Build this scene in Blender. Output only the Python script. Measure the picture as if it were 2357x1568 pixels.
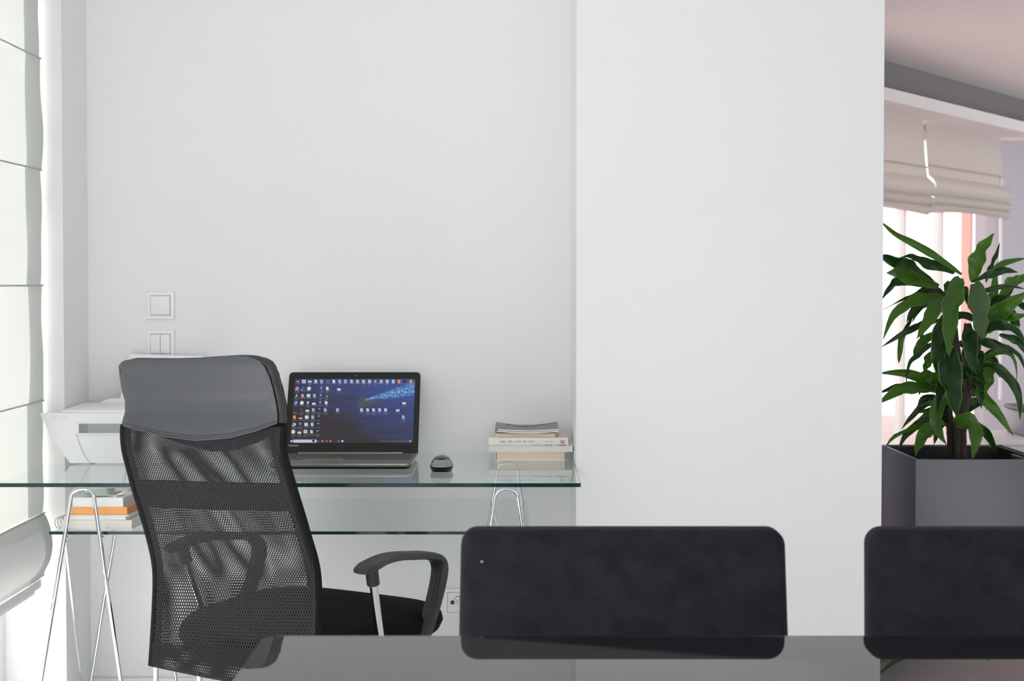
import bpy, bmesh, math, random
from mathutils import Vector, Matrix

random.seed(7)
for o in list(bpy.data.objects):
    bpy.data.objects.remove(o, do_unlink=True)
S = bpy.context.scene
C = S.collection

# ------------------------------------------------------------------ camera
W, H = 2357.0, 1568.0
F = 3274.0                       # focal length in pixels (50 mm on 36 mm)
PITCH = math.radians(1.53)
HOR = 652.0                      # horizon row
CX = 1178.5
Y0 = HOR + F * math.tan(PITCH)   # principal row
CAMZ = 1.25
CAM = Vector((0, 0, CAMZ))
cd = bpy.data.cameras.new('camera'); cam = bpy.data.objects.new('camera', cd); C.objects.link(cam)
cam.location = CAM
cam.rotation_euler = (math.pi / 2 - PITCH, 0, 0)
cd.sensor_width = 36.0; cd.sensor_fit = 'HORIZONTAL'; cd.lens = F * 36.0 / W
cd.shift_y = (Y0 - H / 2) / W
cd.clip_start = 0.05; cd.clip_end = 200
cd.dof.use_dof = True; cd.dof.focus_distance = 3.62; cd.dof.aperture_fstop = 7.1
S.camera = cam

# ------------------------------------------------------------------ world, sun, exposure
SKY = 2.12
w = bpy.data.worlds.new('sky'); S.world = w; w.use_nodes = True
bg = w.node_tree.nodes['Background']
bg.inputs[0].default_value = (0.955, 0.98, 1.0, 1); bg.inputs[1].default_value = SKY
sd = bpy.data.lights.new('sun', 'SUN'); sd.energy = 15.0; sd.angle = math.radians(0.6); sd.color = (1.0, 0.93, 0.87)
sun = bpy.data.objects.new('sun', sd); C.objects.link(sun)
SUNDIR = Vector((0.80, -0.25, -0.62)).normalized()     # direction the light travels
sun.rotation_euler = (-SUNDIR).to_track_quat('Z', 'Y').to_euler()
sun.location = (-3, 12, 8)
S.view_settings.view_transform = 'Standard'; S.view_settings.look = 'None'
S.view_settings.exposure = 0.0; S.view_settings.gamma = 1.0; S.view_settings.use_curve_mapping = False
try:
    S.cycles.diffuse_bounces = 6; S.cycles.max_bounces = 14; S.cycles.transparent_max_bounces = 32
    S.cycles.glossy_bounces = 6; S.cycles.transmission_bounces = 8
except Exception:
    pass

def portal(name, loc, direction, sx, sy):
    ld = bpy.data.lights.new(name, 'AREA'); ld.shape = 'RECTANGLE'; ld.size = sx; ld.size_y = sy
    ld.cycles.is_portal = True
    o = bpy.data.objects.new(name, ld); C.objects.link(o); o.location = loc
    o.rotation_euler = Vector(direction).to_track_quat('-Z', 'Z').to_euler()
    return o

# ------------------------------------------------------------------ helpers
def pdir(px, py):
    dx = (px - CX) / F; dy = (py - Y0) / F
    return Vector((dx, math.cos(PITCH) - dy * math.sin(PITCH), -math.sin(PITCH) - dy * math.cos(PITCH)))
def at(px, py, D):
    d = pdir(px, py); return CAM + d * (D / d.y)
def atz(px, py, z):
    d = pdir(px, py); return CAM + d * ((z - CAMZ) / d.z)
def atp(px, py, o, n):
    d = pdir(px, py); return CAM + d * ((o - CAM).dot(n) / d.dot(n))

def srgb(r, g, b):
    f = lambda c: (c / 255 / 12.92) if c / 255 <= 0.04045 else ((c / 255 + 0.055) / 1.055) ** 2.4
    return (f(r), f(g), f(b), 1)

def mat(name, col, rough=0.5, metal=0.0, spec=0.5, noise=None, bump=None, emit=None, coat=0, sheen=0, trans=None):
    m = bpy.data.materials.new(name); m.use_nodes = True
    nt = m.node_tree; b = nt.nodes['Principled BSDF']
    col = tuple(col) if len(col) == 4 else tuple(col) + (1,)
    b.inputs['Base Color'].default_value = col
    b.inputs['Roughness'].default_value = rough; b.inputs['Metallic'].default_value = metal
    b.inputs['Specular IOR Level'].default_value = spec
    if coat: b.inputs['Coat Weight'].default_value = coat; b.inputs['Coat Roughness'].default_value = 0.08
    if sheen: b.inputs['Sheen Weight'].default_value = sheen; b.inputs['Sheen Roughness'].default_value = 0.4
    if emit:
        b.inputs['Emission Color'].default_value = emit[0]; b.inputs['Emission Strength'].default_value = emit[1]
    if noise or bump:
        tc = nt.nodes.new('ShaderNodeTexCoord')
    if noise:      # (scale, amount, stretch)
        mp = nt.nodes.new('ShaderNodeMapping'); mp.inputs['Scale'].default_value = noise[2] if len(noise) > 2 else (1, 1, 1)
        nt.links.new(tc.outputs['Object'], mp.inputs[0])
        n = nt.nodes.new('ShaderNodeTexNoise'); n.inputs['Scale'].default_value = noise[0]; n.inputs['Detail'].default_value = 4
        nt.links.new(mp.outputs[0], n.inputs['Vector'])
        mx = nt.nodes.new('ShaderNodeMix'); mx.data_type = 'RGBA'
        a = noise[1]
        mx.inputs[6].default_value = (col[0] * (1 - a), col[1] * (1 - a), col[2] * (1 - a), 1)
        mx.inputs[7].default_value = (min(1, col[0] * (1 + a)), min(1, col[1] * (1 + a)), min(1, col[2] * (1 + a)), 1)
        nt.links.new(n.outputs['Fac'], mx.inputs[0]); nt.links.new(mx.outputs[2], b.inputs['Base Color'])
    if bump:       # (scale, strength)
        n2 = nt.nodes.new('ShaderNodeTexNoise'); n2.inputs['Scale'].default_value = bump[0]; n2.inputs['Detail'].default_value = 3
        nt.links.new(tc.outputs['Object'], n2.inputs['Vector'])
        bp = nt.nodes.new('ShaderNodeBump'); bp.inputs['Strength'].default_value = bump[1]; bp.inputs['Distance'].default_value = 0.002
        nt.links.new(n2.outputs['Fac'], bp.inputs['Height']); nt.links.new(bp.outputs[0], b.inputs['Normal'])
    return m

def woff(p):
    v = Vector((0, 0, 0))
    while p is not None:
        v += p.location; p = p.parent
    return v

def mk(name, verts, faces, m, parent=None, smooth=False, base=None, mats=None, fmat=None, uvs=None, bevel=0, bseg=2, auto=None):
    """one mesh object; verts are world coordinates"""
    if parent is not None:
        off = woff(parent); loc = Vector((0, 0, 0))
    else:
        if base is None:
            xs = [v[0] for v in verts]; ys = [v[1] for v in verts]; zs = [v[2] for v in verts]
            base = ((min(xs) + max(xs)) / 2, (min(ys) + max(ys)) / 2, min(zs))
        off = Vector(base); loc = off
    me = bpy.data.meshes.new(name)
    me.from_pydata([tuple(Vector(v) - off) for v in verts], [], faces)
    for mm in (mats or [m]): me.materials.append(mm)
    if fmat:
        for p, i in zip(me.polygons, fmat): p.material_index = i
    if uvs:
        ul = me.uv_layers.new(name='UVMap')
        for p in me.polygons:
            for li in p.loop_indices:
                ul.data[li].uv = uvs[me.loops[li].vertex_index]
    bm = bmesh.new(); bm.from_mesh(me)
    if not uvs:
        bmesh.ops.recalc_face_normals(bm, faces=bm.faces)
    if bevel:
        es = [e for e in bm.edges if len(e.link_faces) == 2 and e.calc_face_angle(0) > 0.5]
        bmesh.ops.bevel(bm, geom=es, offset=bevel, segments=bseg, profile=0.5, affect='EDGES', clamp_overlap=True)
    bm.to_mesh(me); bm.free()
    if smooth or bevel:
        for p in me.polygons: p.use_smooth = True
        if smooth != 'full':
            try: me.set_sharp_from_angle(angle=math.radians(auto or 40))
            except Exception: pass
    o = bpy.data.objects.new(name, me); C.objects.link(o)
    o.location = loc
    if parent is not None: o.parent = parent
    return o

def boxv(x0, x1, y0, y1, z0, z1):
    v = [(x0, y0, z0), (x1, y0, z0), (x1, y1, z0), (x0, y1, z0), (x0, y0, z1), (x1, y0, z1), (x1, y1, z1), (x0, y1, z1)]
    f = [(0, 3, 2, 1), (4, 5, 6, 7), (0, 1, 5, 4), (1, 2, 6, 5), (2, 3, 7, 6), (3, 0, 4, 7)]
    return v, f
def box(name, x0, x1, y0, y1, z0, z1, m, parent=None, bevel=0, bseg=2, **k):
    v, f = boxv(x0, x1, y0, y1, z0, z1)
    return mk(name, v, f, m, parent, bevel=bevel, bseg=bseg, **k)
def boxes(name, lst, m, parent=None, **k):
    V = []; Fc = []
    for b in lst:
        v, f = boxv(*b); n = len(V); V += v; Fc += [tuple(i + n for i in q) for q in f]
    return mk(name, V, Fc, m, parent, **k)

def hexa(name, p8, m, parent=None, **k):
    f = [(0, 3, 2, 1), (4, 5, 6, 7), (0, 1, 5, 4), (1, 2, 6, 5), (2, 3, 7, 6), (3, 0, 4, 7)]
    return mk(name, p8, f, m, parent, **k)

def obox(name, origin, ax, ay, az, lx, ly, lz, m, parent=None, **k):
    """box from origin along axes ax, ay, az"""
    o = Vector(origin); ax = Vector(ax) * lx; ay = Vector(ay) * ly; az = Vector(az) * lz
    p = [o, o + ax, o + ax + ay, o + ay, o + az, o + ax + az, o + ax + ay + az, o + ay + az]
    return hexa(name, p, m, parent, **k)

def prism(name, poly, vec, m, parent=None, **k):
    n = len(poly); vec = Vector(vec)
    V = [Vector(p) for p in poly] + [Vector(p) + vec for p in poly]
    Fc = [tuple(range(n - 1, -1, -1)), tuple(range(n, 2 * n))]
    Fc += [(i, (i + 1) % n, (i + 1) % n + n, i + n) for i in range(n)]
    return mk(name, V, Fc, m, parent, **k)

def catmull(P, n=6):
    P = [Vector(p) for p in P]
    if len(P) < 3: return P
    out = []
    for i in range(len(P) - 1):
        p0 = P[max(i - 1, 0)]; p1 = P[i]; p2 = P[i + 1]; p3 = P[min(i + 2, len(P) - 1)]
        for k in range(n):
            t = k / n
            out.append(0.5 * ((2 * p1) + (p2 - p0) * t + (2 * p0 - 5 * p1 + 4 * p2 - p3) * t * t + (3 * p1 - p0 - 3 * p2 + p3) * t ** 3))
    out.append(P[-1]); return out

def tubegeo(P, r, seg=10, cap=True, flat=None):
    """r: number or list; flat=(ref vector, width ratio)"""
    P = [Vector(p) for p in P]; n = len(P)
    R = r if isinstance(r, (list, tuple)) else [r] * n
    V = []; Fc = []
    t0 = (P[1] - P[0]).normalized()
    up = Vector(flat[0]) if flat else (Vector((0, 0, 1)) if abs(t0.z) < 0.9 else Vector((1, 0, 0)))
    a = (up - t0 * up.dot(t0)).normalized()
    for i in range(n):
        t = (P[min(i + 1, n - 1)] - P[max(i - 1, 0)]).normalized()
        ref = Vector(flat[0]) if flat else a
        a2 = ref - t * ref.dot(t)
        if a2.length > 1e-5: a = a2.normalized()
        b = t.cross(a)
        ka = flat[1] if flat else 1
        for k in range(seg):
            th = 2 * math.pi * k / seg
            V.append(P[i] + a * (math.cos(th) * R[i] * ka) + b * (math.sin(th) * R[i]))
    for i in range(n - 1):
        for k in range(seg):
            k2 = (k + 1) % seg
            Fc.append((i * seg + k, i * seg + k2, (i + 1) * seg + k2, (i + 1) * seg + k))
    if cap:
        Fc.append(tuple(range(seg - 1, -1, -1))); Fc.append(tuple((n - 1) * seg + k for k in range(seg)))
    return V, Fc
def tube(name, P, r, m, parent=None, seg=10, sm=0, flat=None, **k):
    if sm:
        if isinstance(r, (list, tuple)):
            n = len(P); rr = []
            for i in range(n - 1): rr += [r[i] + (r[i + 1] - r[i]) * q / sm for q in range(sm)]
            r = rr + [r[-1]]
        P = catmull(P, sm)
    v, f = tubegeo(P, r, seg, flat=flat)
    return mk(name, v, f, m, parent, smooth=True, **k)
def cyl(name, p0, p1, r, m, parent=None, seg=20, **k):
    v, f = tubegeo([p0, p1], r, seg); return mk(name, v, f, m, parent, smooth=True, **k)

def surf(name, fn, nu, nv, m, parent=None, thick=0, uvscale=None, **k):
    """grid surface fn(u,v) -> Vector; thick: extrude along approximate normal"""
    V = []; UV = []
    for j in range(nv + 1):
        for i in range(nu + 1):
            V.append(Vector(fn(i / nu, j / nv)))
            UV.append((i / nu * (uvscale[0] if uvscale else 1), j / nv * (uvscale[1] if uvscale else 1)))
    q = lambda i, j: j * (nu + 1) + i
    Fc = [(q(i, j), q(i + 1, j), q(i + 1, j + 1), q(i, j + 1)) for j in range(nv) for i in range(nu)]
    if thick:
        N = []
        for j in range(nv + 1):
            for i in range(nu + 1):
                a = V[q(min(i + 1, nu), j)] - V[q(max(i - 1, 0), j)]; b = V[q(i, min(j + 1, nv))] - V[q(i, max(j - 1, 0))]
                N.append(a.cross(b).normalized())
        n = len(V); V2 = [v + nn * thick for v, nn in zip(V, N)]
        Fc2 = [tuple(reversed([x + n for x in f])) for f in Fc]
        rim = []
        for i in range(nu):
            rim.append((q(i + 1, 0), q(i, 0), q(i, 0) + n, q(i + 1, 0) + n)); rim.append((q(i, nv), q(i + 1, nv), q(i + 1, nv) + n, q(i, nv) + n))
        for j in range(nv):
            rim.append((q(0, j), q(0, j + 1), q(0, j + 1) + n, q(0, j) + n)); rim.append((q(nu, j + 1), q(nu, j), q(nu, j) + n, q(nu, j + 1) + n))
        V += V2; UV += UV; Fc += Fc2 + rim
    return mk(name, V, Fc, m, parent, smooth=True, uvs=UV if uvscale else None, **k)

def thing(name, label, cat, loc, group=None):
    o = bpy.data.objects.new(name, None); C.objects.link(o); o.empty_display_size = 0.05
    o.location = loc; o['label'] = label; o['category'] = cat
    if group: o['group'] = group
    return o
def tag(o, label, cat, group=None):
    o['label'] = label; o['category'] = cat
    if group: o['group'] = group
    return o
def struct(o): o['kind'] = 'structure'; return o

def textmesh(name, s, size, origin, ax, ay, m, parent, off=0.0004, align='LEFT', shear=0):
    cu = bpy.data.curves.new(name, 'FONT'); cu.body = s; cu.size = size; cu.align_x = align; cu.shear = shear
    to = bpy.data.objects.new(name, cu); C.objects.link(to)
    dg = bpy.context.evaluated_depsgraph_get(); dg.update()
    me = to.evaluated_get(dg).to_mesh()
    V = [v.co.copy() for v in me.vertices]; Fc = [tuple(p.vertices) for p in me.polygons]
    bpy.data.objects.remove(to, do_unlink=True)
    ax = Vector(ax).normalized(); ay = Vector(ay).normalized(); nz = ax.cross(ay)
    VV = [Vector(origin) + ax * v.x + ay * v.y + nz * off for v in V]
    return mk(name, VV, Fc, m, parent)

# ------------------------------------------------------------------ materials
wall_m = mat('wall_paint', (0.865, 0.865, 0.862), 0.7, spec=0.25, bump=(90, 0.03))
wall2_m = mat('far_wall_shade_tint', (0.53, 0.51, 0.57), 0.75, spec=0.2)  # pink bounce and shade of the far room mixed into this colour
ceil_m = mat('ceiling_paint', (0.78, 0.77, 0.78), 0.8, spec=0.2)
floor_m = mat('pale_floor', (0.83, 0.83, 0.86), 0.4, noise=(3, 0.05, (1, 8, 1)))
floor2_m = mat('pink_bounce_floor', (0.66, 0.48, 0.45), 0.5, noise=(4, 0.15))  # unseen floor, reddened to bounce warm pink onto the ceiling
white_pl = mat('white_plastic', (0.88, 0.885, 0.895), 0.35, spec=0.45)
white_frame = mat('white_frame', (0.82, 0.83, 0.84), 0.4)
chrome = mat('chrome', (0.74, 0.74, 0.77), 0.05, metal=1.0)
chrome_s = mat('satin_chrome', (0.78, 0.77, 0.76), 0.18, metal=1.0)
black_pl = mat('black_plastic', (0.030, 0.030, 0.032), 0.42, spec=0.4, bump=(600, 0.05))
black_fab = mat('black_seat_fabric', (0.006, 0.006, 0.007), 0.9, spec=0.15, bump=(900, 0.4))
leather = mat('grey_leather', (0.062, 0.065, 0.077), 0.40, spec=0.5, bump=(350, 0.10))
leather_d = mat('dark_leather', (0.040, 0.040, 0.043), 0.5, spec=0.4, bump=(350, 0.10))
uphol = mat('charcoal_upholstery', (0.019, 0.019, 0.0235), 0.95, spec=0.12, noise=(30, 0.55), bump=(1200, 0.5), sheen=0.05)
laptop_m = mat('laptop_shell', srgb(126, 124, 119), 0.42, metal=0.3)
laptop_d = mat('laptop_bezel', (0.020, 0.020, 0.019), 0.55, spec=0.25)
key_m = mat('key_cap', srgb(88, 86, 82), 0.5)
silver = mat('silver_trim', srgb(205, 200, 188), 0.3, metal=0.7)
soil_m = mat('soil', (0.035, 0.022, 0.015), 0.95, noise=(60, 0.6), bump=(120, 1.0))
plant_grey = mat('planter_satin_grey', srgb(98, 99, 103), 0.36, metal=0.55, noise=(40, 0.05))
plant_dark = mat('planter_liner', (0.015, 0.016, 0.019), 0.45)
bark_m = mat('cane_bark', (0.050, 0.038, 0.025), 0.85, noise=(60, 0.5, (1, 1, 6)), bump=(60, 0.6))
paper_w = mat('white_paper', (0.84, 0.84, 0.86), 0.7, spec=0.2, noise=(4, 0.05, (1, 1, 90)))
paper_c = mat('cream_paper', (0.80, 0.66, 0.50), 0.8, spec=0.15, noise=(4, 0.07, (1, 1, 160)))
paper_i = mat('ivory_paper', (0.80, 0.76, 0.68), 0.8, spec=0.15, noise=(4, 0.06, (1, 1, 160)))
cover_w = mat('white_cover', (0.82, 0.81, 0.79), 0.4)
cover_cr = mat('cream_cover', (0.80, 0.72, 0.60), 0.45)
cover_grey = mat('grey_cover', srgb(112, 112, 112), 0.35)
cover_or = mat('orange_edge', srgb(240, 172, 98), 0.6, noise=(4, 0.06, (1, 1, 120)))
cover_ord = mat('orange_cover', srgb(205, 135, 72), 0.45)
ink_pink = mat('pink_ink', srgb(190, 80, 105), 0.6)
ink_rose = mat('rose_grey_ink', srgb(196, 172, 172), 0.6)
ink_teal = mat('pale_teal_ink', srgb(188, 208, 200), 0.6)
ink_grey = mat('dark_grey_ink', srgb(90, 96, 104), 0.6)
ink_red = mat('red_ink', srgb(150, 70, 72), 0.6)
flower_m = mat('flower_print', srgb(226, 160, 140), 0.5)
leaf_print = mat('leaf_print', srgb(140, 155, 145), 0.5)
cover_flo = mat('floral_cover', srgb(200, 208, 204), 0.35, noise=(25, 0.2))
wire_m = mat('spiral_wire', (0.25, 0.24, 0.22), 0.3, metal=0.8)
shadow_gap = mat('gap_grey', (0.25, 0.25, 0.26), 0.7)

def glass(name, tint, refl=1.0):
    m = bpy.data.materials.new(name); m.use_nodes = True; nt = m.node_tree
    for n in list(nt.nodes):
        if n.type != 'OUTPUT_MATERIAL': nt.nodes.remove(n)
    out = nt.nodes['Material Output']
    tr = nt.nodes.new('ShaderNodeBsdfTransparent'); tr.inputs[0].default_value = tint
    if refl <= 0:
        nt.links.new(tr.outputs[0], out.inputs[0]); return m
    gl = nt.nodes.new('ShaderNodeBsdfGlossy'); gl.inputs['Roughness'].default_value = 0.0
    gl.inputs['Color'].default_value = (0.93, 0.97, 0.96, 1)
    ge = nt.nodes.new('ShaderNodeNewGeometry')
    dp = nt.nodes.new('ShaderNodeVectorMath'); dp.operation = 'DOT_PRODUCT'
    nt.links.new(ge.outputs['Incoming'], dp.inputs[0]); nt.links.new(ge.outputs['Normal'], dp.inputs[1])
    ab = nt.nodes.new('ShaderNodeMath'); ab.operation = 'ABSOLUTE'; nt.links.new(dp.outputs['Value'], ab.inputs[0])
    iv = nt.nodes.new('ShaderNodeMath'); iv.operation = 'SUBTRACT'; iv.inputs[0].default_value = 1; nt.links.new(ab.outputs[0], iv.inputs[1])
    pw = nt.nodes.new('ShaderNodeMath'); pw.operation = 'POWER'; pw.inputs[1].default_value = 5; nt.links.new(iv.outputs[0], pw.inputs[0])
    ma = nt.nodes.new('ShaderNodeMath'); ma.operation = 'MULTIPLY_ADD'; ma.inputs[1].default_value = 0.9 * refl; ma.inputs[2].default_value = 0.04 * refl
    nt.links.new(pw.outputs[0], ma.inputs[0])
    mx = nt.nodes.new('ShaderNodeMixShader')
    nt.links.new(ma.outputs[0], mx.inputs[0]); nt.links.new(tr.outputs[0], mx.inputs[1]); nt.links.new(gl.outputs[0], mx.inputs[2])
    nt.links.new(mx.outputs[0], out.inputs[0]); return m
desk_glass = glass('desk_glass', (0.945, 0.973, 0.972, 1), 1.12)
desk_clear = glass('desk_glass_underside', (0.985, 0.995, 0.99, 1), 0)
glass_edge = mat('glass_edge', (0.010, 0.040, 0.038), 0.12, spec=0.5)
pane_m = glass('window_pane', (0.97, 0.985, 0.98, 1), 0.7)
black_glass = mat('black_glass', (0.012, 0.013, 0.014), 0.02, spec=0.5)
bg_edge = mat('black_glass_edge', (0.03, 0.032, 0.032), 0.12, spec=0.9)

def fabric(name, col, tcol, fac=0.5):
    m = bpy.data.materials.new(name); m.use_nodes = True; nt = m.node_tree
    for n in list(nt.nodes):
        if n.type != 'OUTPUT_MATERIAL': nt.nodes.remove(n)
    out = nt.nodes['Material Output']
    d = nt.nodes.new('ShaderNodeBsdfDiffuse'); d.inputs[0].default_value = tuple(col) + (1,)
    t = nt.nodes.new('ShaderNodeBsdfTranslucent')
    tc = nt.nodes.new('ShaderNodeTexCoord'); mp = nt.nodes.new('ShaderNodeMapping'); mp.inputs['Scale'].default_value = (1, 3, 60)
    nt.links.new(tc.outputs['Object'], mp.inputs[0])
    n = nt.nodes.new('ShaderNodeTexNoise'); n.inputs['Scale'].default_value = 14; n.inputs['Detail'].default_value = 5
    nt.links.new(mp.outputs[0], n.inputs['Vector'])
    mx = nt.nodes.new('ShaderNodeMix'); mx.data_type = 'RGBA'
    mx.inputs[6].default_value = tuple(c * 0.94 for c in tcol) + (1,); mx.inputs[7].default_value = tuple(min(1, c * 1.05) for c in tcol) + (1,)
    nt.links.new(n.outputs['Fac'], mx.inputs[0]); nt.links.new(mx.outputs[2], t.inputs[0])
    ms = nt.nodes.new('ShaderNodeMixShader'); ms.inputs[0].default_value = fac
    nt.links.new(d.outputs[0], ms.inputs[1]); nt.links.new(t.outputs[0], ms.inputs[2]); nt.links.new(ms.outputs[0], out.inputs[0])
    return m
blind_m = fabric('blind_linen', (0.80, 0.81, 0.78), (0.27, 0.282, 0.272), 0.42)
blind_low = fabric('blind_linen_double', (0.72, 0.73, 0.72), (0.10, 0.105, 0.105), 0.42)
hem_m = fabric('blind_hem_shade', (0.6, 0.6, 0.58), (0.86, 0.87, 0.83), 0.97)  # hem layer also stands in for the window frame's shade
blind2_m = fabric('blind_linen_sunny', (0.66, 0.635, 0.63), (0.34, 0.29, 0.24), 0.30)

def mesh_fabric(name, col, pitch, thr):
    m = bpy.data.materials.new(name); m.use_nodes = True; nt = m.node_tree
    b = nt.nodes['Principled BSDF']; out = nt.nodes['Material Output']
    b.inputs['Base Color'].default_value = tuple(col) + (1,); b.inputs['Roughness'].default_value = 0.7; b.inputs['Specular IOR Level'].default_value = 0.2
    uv = nt.nodes.new('ShaderNodeUVMap'); sp = nt.nodes.new('ShaderNodeSeparateXYZ'); nt.links.new(uv.outputs[0], sp.inputs[0])
    def M(op, a, bb=None, c=None):
        n = nt.nodes.new('ShaderNodeMath'); n.operation = op
        for i, x in enumerate((a, bb, c)):
            if x is None: continue
            if isinstance(x, (int, float)): n.inputs[i].default_value = x
            else: nt.links.new(x, n.inputs[i])
        return n.outputs[0]
    k = 2 * math.pi / pitch
    a1 = M('MULTIPLY', M('ADD', sp.outputs[0], M('MULTIPLY', sp.outputs[1], 0.75)), k)
    a2 = M('MULTIPLY', M('SUBTRACT', sp.outputs[0], M('MULTIPLY', sp.outputs[1], 0.75)), k)
    sm = M('ADD', M('COSINE', a1), M('COSINE', a2))
    hole = M('GREATER_THAN', sm, thr)
    tr = nt.nodes.new('ShaderNodeBsdfTransparent')
    ms = nt.nodes.new('ShaderNodeMixShader'); nt.links.new(hole, ms.inputs[0]); nt.links.new(b.outputs[0], ms.inputs[1]); nt.links.new(tr.outputs[0], ms.inputs[2])
    nt.links.new(ms.outputs[0], out.inputs[0]); return m
mesh_rear = mesh_fabric('chair_mesh_rear', (0.030, 0.030, 0.034), 0.0066, 0.42)
mesh_front = mesh_fabric('chair_mesh_front', (0.014, 0.014, 0.017), 0.0069, 0.25)
mesh_solid = mesh_fabric('chair_mesh_band', (0.016, 0.016, 0.019), 0.0064, 1.2)

# ------------------------------------------------------------------ room shell
YB = atz(1000, 1042, 0.75).y            # back wall
XL = at(203, 700, YB).x                 # left wall face
YR = XL * 0 + (lambda: [d for d in [YB]][0])() - 0.23   # window reveal face
XS = 0.174                              # recess side of the partition
YP = XS / pdir(1327, 500).x * pdir(1327, 500).y          # partition front face
XP = at(2033, 500, YP).x                # partition right edge
ZC = 2.62
XW = XL - 0.20                          # window plane (left)
T = 0.15
ROOM_X1 = 5.6; ROOM_Y0 = -3.2
# window wall of the room on the right, turned about 39 degrees
WV = Vector((0.632, 0.775, 0)); WN = Vector((0.775, -0.632, 0))
WP = at(2036, 400, 9.0); WP.z = 0
def wp(t, n, z): return WP + WV * t + WN * n + Vector((0, 0, z))

floor = struct(box('floor', XW - 0.3, 7.2, ROOM_Y0, 5.2, -0.1, 0.0, floor_m))
struct(box('floor_far', XW - 0.3, 7.2, 5.2005, 14.5, -0.1, 0.0, floor2_m))
ceiling = struct(box('ceiling', XW - 0.3, 7.2, ROOM_Y0, 14.5, ZC, ZC + 0.12, ceil_m))
struct(box('wall_back', XW - 0.3, XP, YB, YB + T, 0, ZC, wall_m))
struct(box('wall_partition', XS, XP, YP, YB - 0.0005, 0, ZC, wall_m))
tside = (0.85 - WP.x) / WV.x
struct(box('wall_side', 0.85, XP, YB + T + 0.0005, 7.6, 0, ZC, wall2_m))
struct(box('wall_left', XW - 0.3, XL, YR, YB - 0.0005, 0, ZC, wall_m))
struct(box('wall_lintel', XW - 0.3, XL, 0.4, YR - 0.0005, 2.42, ZC, wall_m))
struct(box('wall_near_left', XW - 0.3, XL, ROOM_Y0, 0.4, 0, ZC, wall_m))
struct(box('baseboard_back', XL, XS, YB - 0.014, YB - 0.0005, 0, 0.083, white_frame, bevel=0.003))
struct(box('baseboard_partition', XS, XP, YP - 0.014, YP - 0.0005, 0, 0.083, white_frame, bevel=0.003))
struct(box('wall_right', ROOM_X1, ROOM_X1 + T, ROOM_Y0, 4.6, 0, ZC, wall_m))
struct(box('wall_far_right', ROOM_X1, ROOM_X1 + T, 11.6, 13.9, 0, ZC, wall_m))
struct(box('wall_right_lintel', ROOM_X1, ROOM_X1 + T, 4.6005, 11.5995, 2.42, ZC, wall_m))
w4 = struct(bpy.data.objects.new('side_fill_window', None)); C.objects.link(w4); w4.location = (ROOM_X1 + 0.08, 8.1, 0)  # window added out of view to bring fill daylight into the far room
for i in range(5):
    yy_ = 4.66 + i * 1.72
    box('window_post', ROOM_X1 + 0.04, ROOM_X1 + 0.10, yy_ - 0.03, yy_ + 0.03, 0.06, 2.36, white_frame, w4)
    if i: box('pane', ROOM_X1 + 0.067, ROOM_X1 + 0.073, yy_ - 1.69, yy_ - 0.03, 0.06, 2.36, pane_m, w4)
for z in (0.0, 2.36):
    box('window_rail', ROOM_X1 + 0.04, ROOM_X1 + 0.10, 4.6, 11.6, z, z + 0.06, white_frame, w4)
portal('side_fill_daylight', (ROOM_X1 + 0.02, 8.1, 1.21), (-1, 0, 0), 2.4, 7.0)
# glazed wall added behind the camera, unseen, as a daylight source
struct(box('wall_rear', XW - 0.3, ROOM_X1, ROOM_Y0 - T, ROOM_Y0 - 0.0005, 2.45, ZC, wall_m))
wr = struct(bpy.data.objects.new('rear_fill_window', None)); C.objects.link(wr); wr.location = (2, ROOM_Y0 - 0.06, 0)
x0 = XW - 0.2
for i in range(6):
    xx = x0 + i * (ROOM_X1 - x0) / 5
    box('window_post', xx - 0.035, xx + 0.035, ROOM_Y0 - 0.10, ROOM_Y0 - 0.03, 0.05, 2.45, white_frame, wr)
for z in (0.0, 2.39):
    box('window_rail', x0, ROOM_X1, ROOM_Y0 - 0.10, ROOM_Y0 - 0.03, z, z + 0.06, white_frame, wr)
portal('rear_fill_daylight', ((x0 + ROOM_X1) / 2, ROOM_Y0 - 0.02, 1.22), (0, 1, 0), ROOM_X1 - x0, 2.4)

# left balcony window
w1 = struct(bpy.data.objects.new('window_1', None)); C.objects.link(w1); w1.location = (XW, 2.4, 0)
box('window_frame', XW - 0.03, XW + 0.03, YR - 0.075, YR - 0.001, 0.0, 2.42, white_frame, w1, bevel=0.004)
box('window_frame', XW - 0.03, XW + 0.03, 2.44, 2.56, 0.0, 2.42, white_frame, w1, bevel=0.004)
box('window_frame', XW - 0.03, XW + 0.03, 0.4, 0.47, 0.0, 2.42, white_frame, w1, bevel=0.004)
for a, b in ((0.47, 2.44), (2.56, YR - 0.075)):
    box('window_rail', XW - 0.03, XW + 0.03, a, b, 0.0, 0.08, white_frame, w1)
    box('window_rail', XW - 0.03, XW + 0.03, a, b, 2.34, 2.42, white_frame, w1)
    box('pane', XW - 0.004, XW + 0.004, a, b, 0.08, 2.34, pane_m, w1)
portal('balcony_daylight', (XW - 0.05, (0.4 + YR) / 2, 1.21), (1, 0, 0), 2.4, YR - 0.4)
tag(box('balcony_floor', XW - 2.6, XW - 0.31, 0.0, 5.0, -0.12, -0.02, mat('balcony_tile', (0.78, 0.78, 0.78), 0.7)), 'pale tiled balcony floor outside the left window', 'balcony')

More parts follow.
